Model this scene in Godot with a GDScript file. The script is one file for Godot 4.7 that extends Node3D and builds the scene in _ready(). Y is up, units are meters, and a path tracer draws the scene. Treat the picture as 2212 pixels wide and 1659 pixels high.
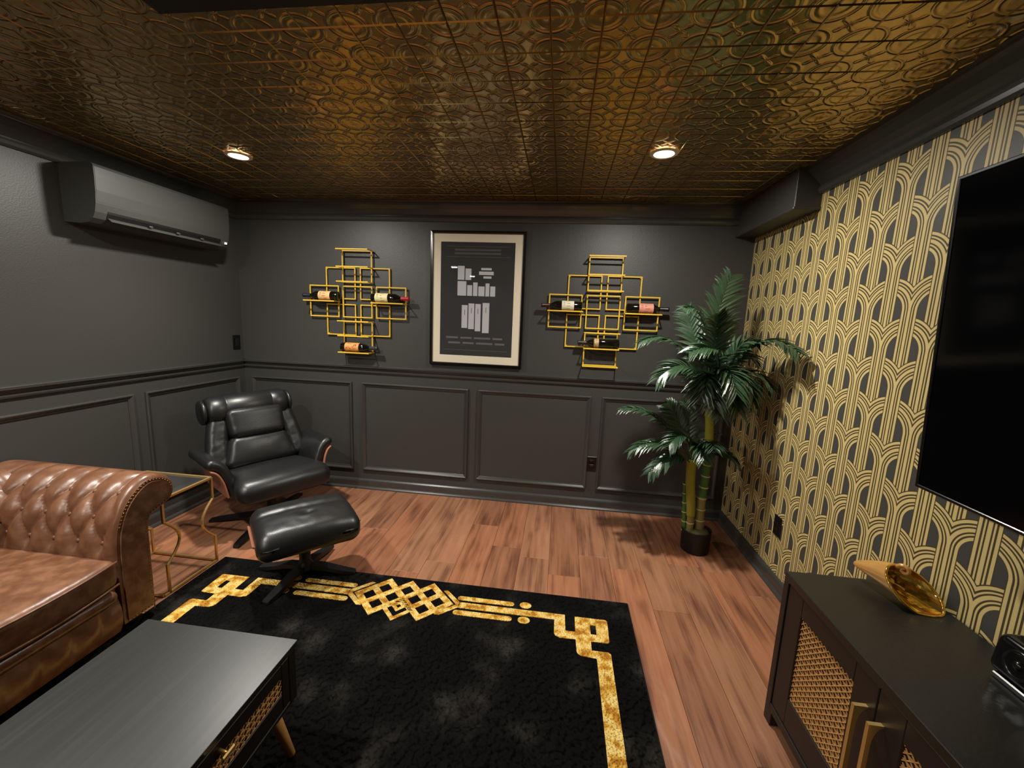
extends Node3D

# ---- places of the room (metres; camera eye at 1.5 m, looking towards -z)
const BACK := -3.2322
const LEFT := -2.7135
const RIGHT := 1.3312
const REAR := 3.0
const CEIL := 2.36

var M := {}
var taken := {}

# ------------------------------------------------------------------ naming
func numbered(called: String, parent: Node) -> String:
	var key := str(parent.get_instance_id()) + called
	if not taken.has(key):
		taken[key] = 0
		return called
	taken[key] += 1
	return "%s_%03d" % [called, taken[key]]

func tag(o: Node, label: String, category: String, group := "", kind := "") -> Node:
	if label: o.set_meta("label", label)
	if category: o.set_meta("category", category)
	if group: o.set_meta("group", group)
	if kind: o.set_meta("kind", kind)
	return o

func thing(called: String, label: String, category: String, at := Vector3.ZERO, turn := 0.0, group := "") -> Node3D:
	var o := Node3D.new()
	o.name = numbered(called, self)
	add_child(o, true)
	o.position = at
	o.rotation.y = turn
	tag(o, label, category, group)
	return o

func part(parent: Node, called: String, st, m: Material, label := "") -> MeshInstance3D:
	var o := MeshInstance3D.new()
	if st is SurfaceTool:
		st.generate_normals()
		o.mesh = st.commit()
	else:
		o.mesh = st
	o.material_override = m
	o.name = numbered(called, parent)
	parent.add_child(o, true)
	if label: o.set_meta("label", label)
	return o

func struct(called: String, st, m: Material, label: String, category: String) -> MeshInstance3D:
	var o := part(self, called, st, m)
	tag(o, label, category, "", "structure")
	return o

# ------------------------------------------------------------------ shapes
func S(smooth := false) -> SurfaceTool:
	var st := SurfaceTool.new()
	st.begin(Mesh.PRIMITIVE_TRIANGLES)
	st.set_smooth_group(0 if smooth else -1)
	return st

func tri(st: SurfaceTool, a: Vector3, b: Vector3, c: Vector3) -> void:   # counter-clockwise seen from outside
	st.add_vertex(a)
	st.add_vertex(c)
	st.add_vertex(b)

func quad(st: SurfaceTool, a: Vector3, b: Vector3, c: Vector3, d: Vector3) -> void:
	tri(st, a, b, c)
	tri(st, a, c, d)

func quad_uv(st: SurfaceTool, p: Array, uv: Array) -> void:
	for k in [0, 2, 1, 0, 3, 2]:
		st.set_uv(uv[k])
		st.add_vertex(p[k])

func quad_out(st: SurfaceTool, a: Vector3, b: Vector3, c: Vector3, d: Vector3, out: Vector3) -> void:
	if (b - a).cross(c - a).dot(out) + (c - a).cross(d - a).dot(out) < 0.0:
		quad(st, d, c, b, a)
	else:
		quad(st, a, b, c, d)

func box(st: SurfaceTool, c: Vector3, s: Vector3, b := 0.002, bs := Basis()) -> void:
	var h := s * 0.5
	b = minf(b, minf(h.x, minf(h.y, h.z)) * 0.9)
	var v := func(axis: int, g: Vector3) -> Vector3:
		var p := Vector3.ZERO
		for k in 3: p[k] = g[k] * (h[k] if k == axis else h[k] - b)
		return c + bs * p
	for a in 3:
		var u := (a + 1) % 3
		var w := (a + 2) % 3
		for sg in [-1.0, 1.0]:
			var q := []
			for e in [[-1.0, -1.0], [1.0, -1.0], [1.0, 1.0], [-1.0, 1.0]]:
				var g := Vector3.ZERO
				g[a] = sg; g[u] = e[0]; g[w] = e[1]
				q.append(v.call(a, g))
			if sg > 0: quad(st, q[0], q[1], q[2], q[3])
			else: quad(st, q[3], q[2], q[1], q[0])
		for s1 in [-1.0, 1.0]:      # chamfers between faces a and u
			for s2 in [-1.0, 1.0]:
				var g0 := Vector3.ZERO
				g0[a] = s1; g0[u] = s2; g0[w] = -1.0
				var g1 := g0
				g1[w] = 1.0
				var od := Vector3.ZERO
				od[a] = s1; od[u] = s2
				quad_out(st, v.call(a, g0), v.call(a, g1), v.call(u, g1), v.call(u, g0), bs * od)
	for x in [-1.0, 1.0]:
		for y in [-1.0, 1.0]:
			for z in [-1.0, 1.0]:
				var g := Vector3(x, y, z)
				if x * y * z > 0: tri(st, v.call(0, g), v.call(1, g), v.call(2, g))
				else: tri(st, v.call(0, g), v.call(2, g), v.call(1, g))

func span(st: SurfaceTool, lo: Vector3, hi: Vector3, b := 0.002) -> void:
	box(st, (lo + hi) * 0.5, (hi - lo).abs(), b)

func bar(st: SurfaceTool, a: Vector3, b: Vector3, w: float, h: float, up := Vector3.UP, bev := 0.001) -> void:
	var d := (b - a).normalized()
	var side := d.cross(up).normalized()
	if side.length() < 0.5: side = d.cross(Vector3.RIGHT).normalized()
	var u := side.cross(d).normalized()
	box(st, (a + b) * 0.5, Vector3(w, h, a.distance_to(b)), bev, Basis(side, u, -d))

func lathe(st: SurfaceTool, prof: Array, n: int, xf := Transform3D()) -> void:
	for i in prof.size() - 1:
		for j in n:
			var t0 := TAU * j / n
			var t1 := TAU * (j + 1) / n
			var p0: Vector2 = prof[i]
			var p1: Vector2 = prof[i + 1]
			var a := xf * Vector3(p0.x * cos(t0), p0.y, p0.x * sin(t0))
			var b := xf * Vector3(p0.x * cos(t1), p0.y, p0.x * sin(t1))
			var c := xf * Vector3(p1.x * cos(t1), p1.y, p1.x * sin(t1))
			var d := xf * Vector3(p1.x * cos(t0), p1.y, p1.x * sin(t0))
			if p0.x > 1e-6: tri(st, a, c, b) 
			if p1.x > 1e-6: tri(st, a, d, c)

func tube(st: SurfaceTool, pts: Array, rad, n := 8, caps := true, flat := 1.0) -> void:
	var rings := []
	var t0: Vector3 = (pts[1] - pts[0]).normalized()
	var nn := t0.cross(Vector3.UP)
	if nn.length() < 0.1: nn = t0.cross(Vector3.RIGHT)
	nn = nn.normalized()
	for i in pts.size():
		var t: Vector3
		if i == 0: t = t0
		elif i == pts.size() - 1: t = (pts[i] - pts[i - 1]).normalized()
		else: t = (pts[i + 1] - pts[i - 1]).normalized()
		nn = (nn - t * nn.dot(t)).normalized()
		var bb := t.cross(nn)
		var r: float = rad[i] if rad is Array else rad
		var ring := []
		for j in n:
			var th := TAU * (j + 0.5) / n
			ring.append(pts[i] + nn * cos(th) * r + bb * sin(th) * r * flat)
		rings.append(ring)
	for i in pts.size() - 1:
		for j in n:
			quad(st, rings[i][j], rings[i][(j + 1) % n], rings[i + 1][(j + 1) % n], rings[i + 1][j])
	if caps:
		var e := rings.size() - 1
		for j in n:
			tri(st, pts[0], rings[0][(j + 1) % n], rings[0][j])
			tri(st, pts[e], rings[e][j], rings[e][(j + 1) % n])

func sweep(st: SurfaceTool, prof: Array, path: Array, nrm: Vector3, closed := false) -> void:   # prof.x goes to the side nrm x d, prof.y off the wall
	var n := path.size()
	var rows := []
	for i in n:
		var dn: Vector3 = (path[(i + 1) % n] - path[i]).normalized()
		var dp: Vector3 = (path[i] - path[(i - 1 + n) % n]).normalized()
		if not closed and i == 0: dp = dn
		if not closed and i == n - 1: dn = dp
		var s1 := nrm.cross(dp)
		var s2 := nrm.cross(dn)
		var m := (s1 + s2) / (1.0 + s1.dot(s2))
		var row := []
		for q in prof: row.append(path[i] + m * q.x + nrm * q.y)
		rows.append(row)
	for i in (n if closed else n - 1):
		var r0: Array = rows[i]
		var r1: Array = rows[(i + 1) % n]
		for j in prof.size() - 1:
			quad(st, r0[j], r1[j], r1[j + 1], r0[j + 1])

func soft(st: SurfaceTool, size: Vector3, r: float, div: Vector3i, warp: Callable) -> void:   # rounded block whose points pass through warp
	var h := size * 0.5
	r = minf(r, minf(h.x, minf(h.y, h.z)) * 0.98)
	var tick := []
	for k in 3:
		var l := []
		for e in 4: l.append(-(h[k] - r) - r * tan(PI / 4 * (1.0 - e / 4.0)))
		for e in div[k] + 1: l.append(lerpf(-(h[k] - r), h[k] - r, float(e) / div[k]))
		for e in 4: l.append((h[k] - r) + r * tan(PI / 4 * ((e + 1) / 4.0)))
		tick.append(l)
	var core := h - Vector3(r, r, r)
	for a in 3:
		var u := (a + 1) % 3
		var w := (a + 2) % 3
		for sg in [-1.0, 1.0]:
			var g := []
			for x in tick[u]:
				var row := []
				for y in tick[w]:
					var p := Vector3.ZERO
					p[a] = sg * h[a]; p[u] = x; p[w] = y
					var q := p.clamp(-core, core)
					row.append(warp.call(q + (p - q).normalized() * r))
				g.append(row)
			for i in g.size() - 1:
				for j in g[i].size() - 1:
					if sg > 0: quad(st, g[i][j], g[i + 1][j], g[i + 1][j + 1], g[i][j + 1])
					else: quad(st, g[i][j], g[i][j + 1], g[i + 1][j + 1], g[i + 1][j])

func grid(st: SurfaceTool, nu: int, nv: int, f: Callable, flip := false) -> void:   # normal is du x dv
	var g := []
	for i in nu + 1:
		var row := []
		for j in nv + 1: row.append(f.call(float(i) / nu, float(j) / nv))
		g.append(row)
	for i in nu:
		for j in nv:
			if flip: quad(st, g[i][j], g[i][j + 1], g[i + 1][j + 1], g[i + 1][j])
			else: quad(st, g[i][j], g[i + 1][j], g[i + 1][j + 1], g[i][j + 1])

func prism(st: SurfaceTool, poly: PackedVector2Array, xf: Transform3D, z0: float, z1: float) -> void:
	var p := poly.duplicate()
	if Geometry2D.is_polygon_clockwise(p): p.reverse()
	var t := Geometry2D.triangulate_polygon(p)
	for k in range(0, t.size(), 3):
		var a := p[t[k]]
		var b := p[t[k + 1]]
		var c := p[t[k + 2]]
		if (b - a).cross(c - a) < 0.0:
			var s := b
			b = c
			c = s
		tri(st, xf * Vector3(a.x, a.y, z1), xf * Vector3(b.x, b.y, z1), xf * Vector3(c.x, c.y, z1))
		tri(st, xf * Vector3(a.x, a.y, z0), xf * Vector3(c.x, c.y, z0), xf * Vector3(b.x, b.y, z0))
	for k in p.size():
		var a := p[k]
		var b := p[(k + 1) % p.size()]
		quad(st, xf * Vector3(a.x, a.y, z0), xf * Vector3(b.x, b.y, z0), xf * Vector3(b.x, b.y, z1), xf * Vector3(a.x, a.y, z1))

func spline(p: Array, per := 6) -> Array:
	var out := []
	for i in p.size() - 1:
		var a = p[maxi(i - 1, 0)]
		var d = p[mini(i + 2, p.size() - 1)]
		for k in per: out.append(p[i].cubic_interpolate(p[i + 1], a, d, float(k) / per))
	out.append(p[-1])
	return out

# ------------------------------------------------------------------ materials
func srgb(r: int, g: int, b: int) -> Color:
	return Color(r / 255.0, g / 255.0, b / 255.0)

func mat(c: Color, rough: float, metal := 0.0, spec := 0.5) -> StandardMaterial3D:
	var m := StandardMaterial3D.new()
	m.albedo_color = c
	m.roughness = rough
	m.metallic = metal
	m.metallic_specular = spec
	return m

func noise(kind: int, freq: float, seed_: int, oct := 3) -> FastNoiseLite:
	var n := FastNoiseLite.new()
	n.noise_type = kind
	n.frequency = freq
	n.seed = seed_
	n.fractal_octaves = oct
	return n

func noise_tex(n: FastNoiseLite, size: int, ramp = null, normal := false, bump := 4.0) -> NoiseTexture2D:
	var t := NoiseTexture2D.new()
	t.width = size
	t.height = size
	t.seamless = true
	t.noise = n
	if ramp: 
		var g := Gradient.new()
		g.offsets = PackedFloat32Array(ramp[0])
		g.colors = PackedColorArray(ramp[1])
		t.color_ramp = g
	t.as_normal_map = normal
	t.bump_strength = bump
	return t

func grain(m: StandardMaterial3D, tex: Texture2D, amount: float, scale: float) -> StandardMaterial3D:   # fine relief over the whole thing
	m.normal_enabled = true
	m.normal_texture = tex
	m.normal_scale = amount
	m.uv1_triplanar = true
	m.uv1_scale = Vector3.ONE * scale
	return m

func noise_bytes(w: int, h: int, sx: float, sy: float, seed_: int, freq: float) -> PackedByteArray:   # stretched noise, 0..255
	var n := noise(FastNoiseLite.TYPE_SIMPLEX_SMOOTH, freq, seed_, 4)
	var im := n.get_seamless_image(maxi(8, int(w / sx)), maxi(8, int(h / sy)))
	im.resize(w, h, Image.INTERPOLATE_CUBIC)
	im.convert(Image.FORMAT_L8)
	return im.get_data()

func wood_image(w: int, h: int, seed_: int, dark: Color, mid: Color, light: Color, streak: float) -> Image:   # grain runs along the height
	var a := noise_bytes(w, h, 1.0, 14.0, seed_, 0.02)
	var b := noise_bytes(w, h, 1.0, 40.0, seed_ + 1, 0.12)
	var c := noise_bytes(w, h, 2.0, 6.0, seed_ + 2, 0.012)
	var lut := PackedByteArray()
	for k in 256:
		var t := k / 255.0
		var col := dark.lerp(mid, t * 2.0) if t < 0.5 else mid.lerp(light, t * 2.0 - 1.0)
		lut.append(int(col.r * 255)); lut.append(int(col.g * 255)); lut.append(int(col.b * 255))
	var out := PackedByteArray()
	out.resize(w * h * 3)
	for k in w * h:
		var v := 0.42 * a[k] + streak * b[k] + (0.58 - streak) * c[k]
		var i := clampi(int((v - 128.0) * 1.55 + 132.0), 0, 255) * 3
		out[k * 3] = lut[i]
		out[k * 3 + 1] = lut[i + 1]
		out[k * 3 + 2] = lut[i + 2]
	return Image.create_from_data(w, h, false, Image.FORMAT_RGB8, out)

const WP_W := 0.2245     # wallpaper: one arch wide
const WP_V := 0.158      # and the rise from row to row
func wallpaper_ink(x: float, y: float) -> int:    # 0 ground, 1 gap between lines, 2 gold; rows grow downwards
	var h := 0.0352
	for n in range(4, -5, -1):
		var xt := (WP_W * 0.5 if posmod(n - 1, 2) == 1 else 0.0)     # trunks of the row above hang in front of this row's arches
		var dx := absf(fposmod(x - xt + WP_W * 0.5, WP_W) - WP_W * 0.5)
		if dx < h + 0.003 and y < -(n - 1) * WP_V - 0.0845:
			return line_ink(h - dx)
		var xa := (WP_W * 0.5 if posmod(n, 2) == 0 else 0.0)
		var ax := absf(fposmod(x - xa + WP_W * 0.5, WP_W) - WP_W * 0.5)
		var dy := y - (-n * WP_V - 0.0845)
		if dy >= 0.0 and dy < 0.2:
			var r := sqrt(ax * ax + dy * dy / (0.88 * 0.88))
			var o := r - (WP_W * 0.5 - h)
			if o > -0.001 and o < 0.0745: return line_ink(o)
	return 0

func line_ink(o: float) -> int:
	if o > 0.0352: o = 0.0704 - o
	if o < 0.0: return 1
	if o < 0.0110: return 2
	if o < 0.0172: return 1
	if o < 0.0232: return 2
	if o < 0.0287: return 1
	return 2

func wallpaper() -> ImageTexture:
	var w := 320
	var h := 450
	var ink := [Vector3(70, 69, 66), Vector3(72, 62, 42), Vector3(208, 186, 126)]
	var out := PackedByteArray()
	out.resize(w * h * 3)
	var mott := noise_bytes(w, h, 1.0, 1.0, 77, 0.25)
	for j in h:
		for i in w:
			var s := Vector3.ZERO
			for e in [Vector2(0.25, 0.25), Vector2(0.75, 0.25), Vector2(0.25, 0.75), Vector2(0.75, 0.75)]:
				s += ink[wallpaper_ink((i + e.x) / w * WP_W, -(j + e.y) / h * WP_V * 2.0)]
			s *= 0.25 * (0.9 + 0.2 * mott[j * w + i] / 255.0)
			var k := (j * w + i) * 3
			out[k] = int(s.x); out[k + 1] = int(s.y); out[k + 2] = int(s.z)
	return ImageTexture.create_from_image(Image.create_from_data(w, h, false, Image.FORMAT_RGB8, out))

func tin_relief() -> ImageTexture:    # the stamped pattern of one ceiling tile
	var n := 160
	var im := Image.create(n, n, false, Image.FORMAT_L8)
	for j in n:
		for i in n:
			var p := Vector2((i + 0.5) / n - 0.5, (j + 0.5) / n - 0.5)
			var q := Vector2(0.5, 0.5) - p.abs()
			var d := q.length()
			var v := 0.35
			v += 0.5 * exp(-pow((d - 0.40) / 0.035, 2.0))
			v += 0.25 * exp(-pow((d - 0.27) / 0.05, 2.0))
			v += 0.35 * exp(-pow(d / 0.07, 2.0))
			var r := p.length()
			var th := p.angle()
			var lobe := 0.16 + 0.10 * cos(4.0 * th + PI)
			v += 0.45 * smoothstep(lobe + 0.03, lobe - 0.03, r) * (0.6 + 0.4 * cos(8.0 * th))
			v += 0.3 * exp(-pow(r / 0.05, 2.0))
			im.set_pixel(i, j, Color(clampf(v, 0, 1), 0, 0))
	im.bump_map_to_normal_map(6.0)
	return ImageTexture.create_from_image(im)

func label_art(seed_: int, paper: Color, ink: Color, busy: bool) -> ImageTexture:   # illegible marks of a bottle label
	var rng := RandomNumberGenerator.new()
	rng.seed = seed_
	var im := Image.create(96, 64, false, Image.FORMAT_RGB8)
	im.fill(paper)
	if busy:
		for k in 60:
			im.fill_rect(Rect2i(rng.randi_range(0, 90), rng.randi_range(0, 60), rng.randi_range(3, 10), rng.randi_range(2, 6)), paper.lerp(ink, rng.randf_range(0.2, 1.0)))
	else:
		for k in 5:
			im.fill_rect(Rect2i(40 + rng.randi_range(-8, 4), 14 + k * 9, rng.randi_range(12, 34), 2), paper.lerp(ink, 0.7))
		im.fill_rect(Rect2i(14, 18, 10, 14), paper.lerp(ink, 0.5))
		im.fill_rect(Rect2i(17, 22, 4, 14), paper)
	return ImageTexture.create_from_image(im)

func poster_art() -> ImageTexture:    # plain blocks in the greys of the print: a stand-in, no lettering, no figures
	var w := 500
	var h := 730
	var im := Image.create(w, h, false, Image.FORMAT_RGB8)
	im.fill(srgb(13, 12, 12))
	var pale := srgb(196, 196, 200)
	var grey := srgb(98, 94, 92)
	im.fill_rect(Rect2i(40, 28, 430, 2), grey)
	im.fill_rect(Rect2i(40, 92, 430, 2), grey)
	im.fill_rect(Rect2i(95, 44, 310, 12), grey.darkened(0.25))
	im.fill_rect(Rect2i(95, 66, 310, 12), grey.darkened(0.25))
	for b in [[118, 150, 46, 88], [170, 166, 40, 72], [276, 160, 70, 14], [262, 182, 98, 22], [292, 212, 54, 14]]:
		im.fill_rect(Rect2i(b[0], b[1], b[2], b[3]), pale)
	for b in [[118, 246, 60, 92], [184, 270, 34, 68], [224, 252, 30, 86], [260, 276, 42, 62], [308, 256, 26, 82], [340, 274, 34, 64]]:
		im.fill_rect(Rect2i(b[0], b[1], b[2], b[3]), pale)
	for b in [[150, 398, 40, 148], [196, 386, 40, 166], [242, 388, 38, 176], [292, 380, 46, 194]]:
		im.fill_rect(Rect2i(b[0], b[1], b[2], b[3]), pale)
		im.fill_rect(Rect2i(b[0] + b[2] / 2 - 2, b[1] + 30, 4, 34), grey)
	for r in 2:
		var x := 44 + r * 16
		for wd in [84, 78, 112, 66]:
			im.fill_rect(Rect2i(x, 604 + r * 34, wd, 12), grey)
			x += wd + 16
	im.fill_rect(Rect2i(30, 690, 440, 2), grey)
	return ImageTexture.create_from_image(im)

func make_materials() -> void:
	var fine := noise_tex(noise(FastNoiseLite.TYPE_SIMPLEX_SMOOTH, 0.06, 3, 4), 256, null, true, 2.0)
	var hide := noise_tex(noise(FastNoiseLite.TYPE_CELLULAR, 0.09, 5, 2), 256, null, true, 3.0)
	var crease := noise_tex(noise(FastNoiseLite.TYPE_SIMPLEX_SMOOTH, 0.012, 9, 4), 256, null, true, 5.0)
	M.paint = grain(mat(srgb(62, 61, 58), 0.46), fine, 0.25, 6.0)
	M.trim = mat(srgb(62, 61, 58), 0.26, 0.0, 0.6)
	M.wallpaper = mat(Color.WHITE, 0.5, 0.0, 0.4)
	M.wallpaper.albedo_texture = wallpaper()
	M.subfloor = mat(srgb(40, 24, 16), 0.8)
	M.planks = []
	for k in 2:
		var im := wood_image(384, 1024, 40 + k * 7, srgb(98, 62, 46), srgb(152, 104, 77), srgb(170, 120, 90), 0.18)
		var tx := ImageTexture.create_from_image(im)
		var bump := noise_tex(noise(FastNoiseLite.TYPE_SIMPLEX_SMOOTH, 0.02, 50 + k, 3), 256, null, true, 4.0)
		for t in [Color(1, 1, 1), Color(0.92, 0.90, 0.89), Color(1.0, 0.96, 0.93), Color(0.96, 0.97, 0.97)]:
			var m := mat(t, 0.42, 0.0, 0.4)
			m.albedo_texture = tx
			m.normal_enabled = true
			m.normal_texture = bump
			m.normal_scale = 0.35
			M.planks.append(m)
	M.tin = mat(srgb(188, 156, 98), 0.18, 0.9, 0.5)
	M.tin.normal_enabled = true
	M.tin.normal_texture = tin_relief()
	M.tin.normal_scale = 0.95
	M.tin_back = mat(srgb(40, 27, 15), 0.6, 0.5)
	M.black = mat(srgb(16, 16, 17), 0.5)
	M.black_gloss = mat(srgb(10, 10, 11), 0.12)
	M.plate = mat(srgb(14, 14, 15), 0.22)
	M.gold_paint = mat(srgb(226, 184, 56), 0.42, 0.0, 0.5)
	M.brass = mat(srgb(218, 184, 116), 0.36, 0.8)
	M.brass_dull = mat(srgb(150, 112, 62), 0.38, 1.0)
	M.leather = grain(mat(srgb(25, 25, 26), 0.38, 0.0, 0.55), hide, 0.25, 9.0)
	M.seam = mat(srgb(10, 10, 10), 0.7)
	M.veneer = mat(srgb(150, 96, 74), 0.4)
	M.cognac = grain(mat(srgb(124, 86, 63), 0.34, 0.0, 0.5), crease, 0.35, 3.0)
	M.cognac.albedo_texture = noise_tex(noise(FastNoiseLite.TYPE_SIMPLEX_SMOOTH, 0.015, 21, 4), 256, [[0.2, 0.8], [Color(0.78, 0.72, 0.68), Color(1, 1, 1)]])
	M.nail = mat(srgb(150, 118, 80), 0.3, 1.0)
	var bw := wood_image(256, 512, 90, srgb(24, 24, 23), srgb(30, 30, 29), srgb(42, 42, 40), 0.5)
	M.ebony = mat(Color.WHITE, 0.36, 0.0, 0.6)
	M.ebony.albedo_texture = ImageTexture.create_from_image(bw)
	M.espresso = mat(srgb(25, 20, 18), 0.45)
	M.espresso_top = grain(mat(srgb(25, 24, 22), 0.34), fine, 0.15, 5.0)
	M.cane = mat(srgb(204, 152, 88), 0.55)
	M.cane_back = mat(srgb(70, 45, 24), 0.8)
	M.oak = mat(srgb(176, 128, 72), 0.5)
	M.pile = mat(Color.WHITE, 0.95, 0.0, 0.2)
	M.pile.albedo_texture = noise_tex(noise(FastNoiseLite.TYPE_SIMPLEX_SMOOTH, 0.010, 31, 5), 512, [[0.35, 0.62, 0.9], [srgb(10, 9, 9), srgb(17, 16, 15), srgb(44, 41, 38)]])
	M.pile.uv1_triplanar = true
	M.pile.uv1_world_triplanar = true
	M.pile.uv1_scale = Vector3.ONE * 0.6
	M.pile.normal_enabled = true
	M.pile.normal_texture = noise_tex(noise(FastNoiseLite.TYPE_SIMPLEX_SMOOTH, 0.2, 33, 3), 256, null, true, 6.0)
	M.gold_pile = mat(Color.WHITE, 0.8, 0.0, 0.4)
	M.gold_pile.albedo_texture = noise_tex(noise(FastNoiseLite.TYPE_SIMPLEX_SMOOTH, 0.02, 41, 4), 512, [[0.2, 0.4, 0.62], [srgb(176, 116, 26), srgb(216, 164, 62), srgb(240, 206, 122)]])
	M.gold_pile.uv1_triplanar = true
	M.gold_pile.uv1_world_triplanar = true
	M.gold_pile.uv1_scale = Vector3.ONE * 1.5
	M.gold_pile.normal_enabled = true
	M.gold_pile.normal_texture = M.pile.normal_texture
	M.screen = mat(srgb(4, 4, 5), 0.10, 0.0, 0.25)
	M.cream = mat(srgb(238, 226, 202), 0.85, 0.0, 0.2)
	M.print = mat(Color.WHITE, 0.7, 0.0, 0.2)
	M.print.albedo_texture = poster_art()
	M.pane = mat(Color(1, 1, 1, 0.04), 0.0, 0.0, 0.5)
	M.pane.transparency = BaseMaterial3D.TRANSPARENCY_ALPHA
	M.ac = mat(srgb(64, 64, 60), 0.5)
	M.lamp_on = mat(Color.WHITE, 0.5)
	M.lamp_on.emission_enabled = true
	M.lamp_on.emission = srgb(255, 236, 208)
	M.lamp_on.emission_energy_multiplier = 4.0
	M.led = mat(Color.WHITE, 0.5)
	M.led.emission_enabled = true
	M.led.emission = srgb(235, 245, 235)
	M.led.emission_energy_multiplier = 1.2
	M.white_ring = mat(srgb(225, 220, 210), 0.5)
	M.frond = mat(srgb(44, 66, 44), 0.27, 0.0, 0.7)
	M.frond.backlight_enabled = true
	M.frond.backlight = Color(0.06, 0.12, 0.04)
	M.frond.normal_enabled = true
	M.frond.normal_texture = noise_tex(noise(FastNoiseLite.TYPE_CELLULAR, 0.12, 61, 2), 256, null, true, 3.0)
	M.frond.normal_scale = 0.6
	M.frond.uv1_triplanar = true
	M.frond.uv1_scale = Vector3.ONE * 14.0
	M.stalk = mat(srgb(120, 122, 40), 0.5)
	M.sheath = mat(srgb(146, 140, 42), 0.5)
	M.cane_green = mat(srgb(66, 104, 46), 0.45)
	M.cane_tan = mat(srgb(132, 120, 70), 0.6)
	M.cane_ring = mat(srgb(186, 180, 120), 0.6)
	M.moss = mat(srgb(86, 84, 50), 0.9)
	M.glass_wine = mat(srgb(12, 13, 9), 0.06, 0.0, 0.6)
	M.amber_glass = mat(srgb(226, 170, 96), 0.08, 0.35, 0.8)
	M.gold_leaf = mat(srgb(238, 190, 84), 0.14, 0.9)
	M.chrome = mat(srgb(170, 170, 168), 0.25, 1.0)
	M.dark_glass = mat(srgb(24, 18, 14), 0.08, 0.0, 0.6)
	M.clear_glass = mat(Color(1, 1, 1, 0.02), 0.0, 0.0, 0.06)
	M.clear_glass.transparency = BaseMaterial3D.TRANSPARENCY_ALPHA

# ------------------------------------------------------------------ the room
func add_camera_and_light() -> void:
	var cam := Camera3D.new()
	cam.name = "camera"
	cam.fov = 86.287
	cam.near = 0.05
	cam.far = 50.0
	cam.transform = Transform3D(Basis(Vector3.UP, 0.1151) * Basis(Vector3.RIGHT, -0.1544) * Basis(Vector3.BACK, 0.0409), Vector3(0, 1.5, 0))
	add_child(cam)
	cam.make_current()
	var we := WorldEnvironment.new()
	we.name = "world_environment"
	var e := Environment.new()
	e.background_mode = Environment.BG_COLOR
	e.background_color = Color(0.0, 0.0, 0.0)
	e.tonemap_mode = Environment.TONE_MAPPER_LINEAR
	e.tonemap_exposure = EXPOSURE
	e.sdfgi_enabled = true
	e.ssao_enabled = true
	e.ssil_enabled = true
	we.environment = e
	add_child(we)

const EXPOSURE := 1.0
const CAN_GLOW := 2.45        # wide light of the diffuser
const CAN_BEAM := 2.2        # and the narrower beam of its reflector
const CAN_COLOR := Color(1.0, 0.985, 0.945)

func recessed_light(x: float, z: float, label: String, group := "") -> void:
	var t := thing("recessed_light", label, "ceiling light", Vector3(x, CEIL - 0.006, z), 0.0, group)
	var st := S(true)
	lathe(st, [Vector2(0.050, -0.004), Vector2(0.056, -0.007), Vector2(0.066, -0.004), Vector2(0.070, 0.0)], 40)
	part(t, "trim_ring", st, M.white_ring)
	st = S()
	lathe(st, [Vector2(0.0, -0.003), Vector2(0.052, -0.003)], 40)
	part(t, "diffuser", st, M.lamp_on)
	var l := AreaLight3D.new()
	l.name = "lamp"
	l.area_size = Vector2(0.09, 0.09)
	l.light_color = CAN_COLOR
	l.light_energy = CAN_GLOW
	l.shadow_enabled = true
	l.rotation.x = -PI / 2
	l.position.y = -0.010
	l.set("area_range", 8.0)
	t.add_child(l)
	var b := SpotLight3D.new()
	b.name = "reflector_beam"
	b.light_color = CAN_COLOR
	b.light_energy = CAN_BEAM
	b.light_size = 0.045
	b.spot_angle = 58.0
	b.spot_angle_attenuation = 1.0
	b.spot_range = 8.0
	b.spot_attenuation = 2.0
	b.shadow_enabled = true
	b.rotation.x = -PI / 2
	b.position.y = -0.012
	t.add_child(b)

const RAIL := [Vector2(0, 0), Vector2(0, 0.012), Vector2(0.010, 0.016), Vector2(0.018, 0.016), Vector2(0.021, 0.010), Vector2(0.032, 0.012), Vector2(0.040, 0.018), Vector2(0.045, 0.032), Vector2(0.058, 0.034), Vector2(0.060, 0.030), Vector2(0.060, 0)]
const BASE := [Vector2(0, 0), Vector2(0, 0.030), Vector2(0.010, 0.029), Vector2(0.018, 0.022), Vector2(0.022, 0.016), Vector2(0.064, 0.016), Vector2(0.074, 0.013), Vector2(0.084, 0.006), Vector2(0.086, 0)]
const CROWN := [Vector2(0, 0), Vector2(0, 0.010), Vector2(0.010, 0.020), Vector2(0.024, 0.024), Vector2(0.036, 0.020), Vector2(0.044, 0.014), Vector2(0.050, 0.020), Vector2(0.062, 0.030), Vector2(0.082, 0.050), Vector2(0.104, 0.078), Vector2(0.112, 0.092), Vector2(0.122, 0.094), Vector2(0.132, 0.098), Vector2(0.132, 0)]
const MOULD := [Vector2(0, 0), Vector2(0, 0.012), Vector2(0.003, 0.017), Vector2(0.008, 0.018), Vector2(0.012, 0.016), Vector2(0.026, 0.005), Vector2(0.0275, 0.0075), Vector2(0.031, 0.006), Vector2(0.032, 0)]

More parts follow.
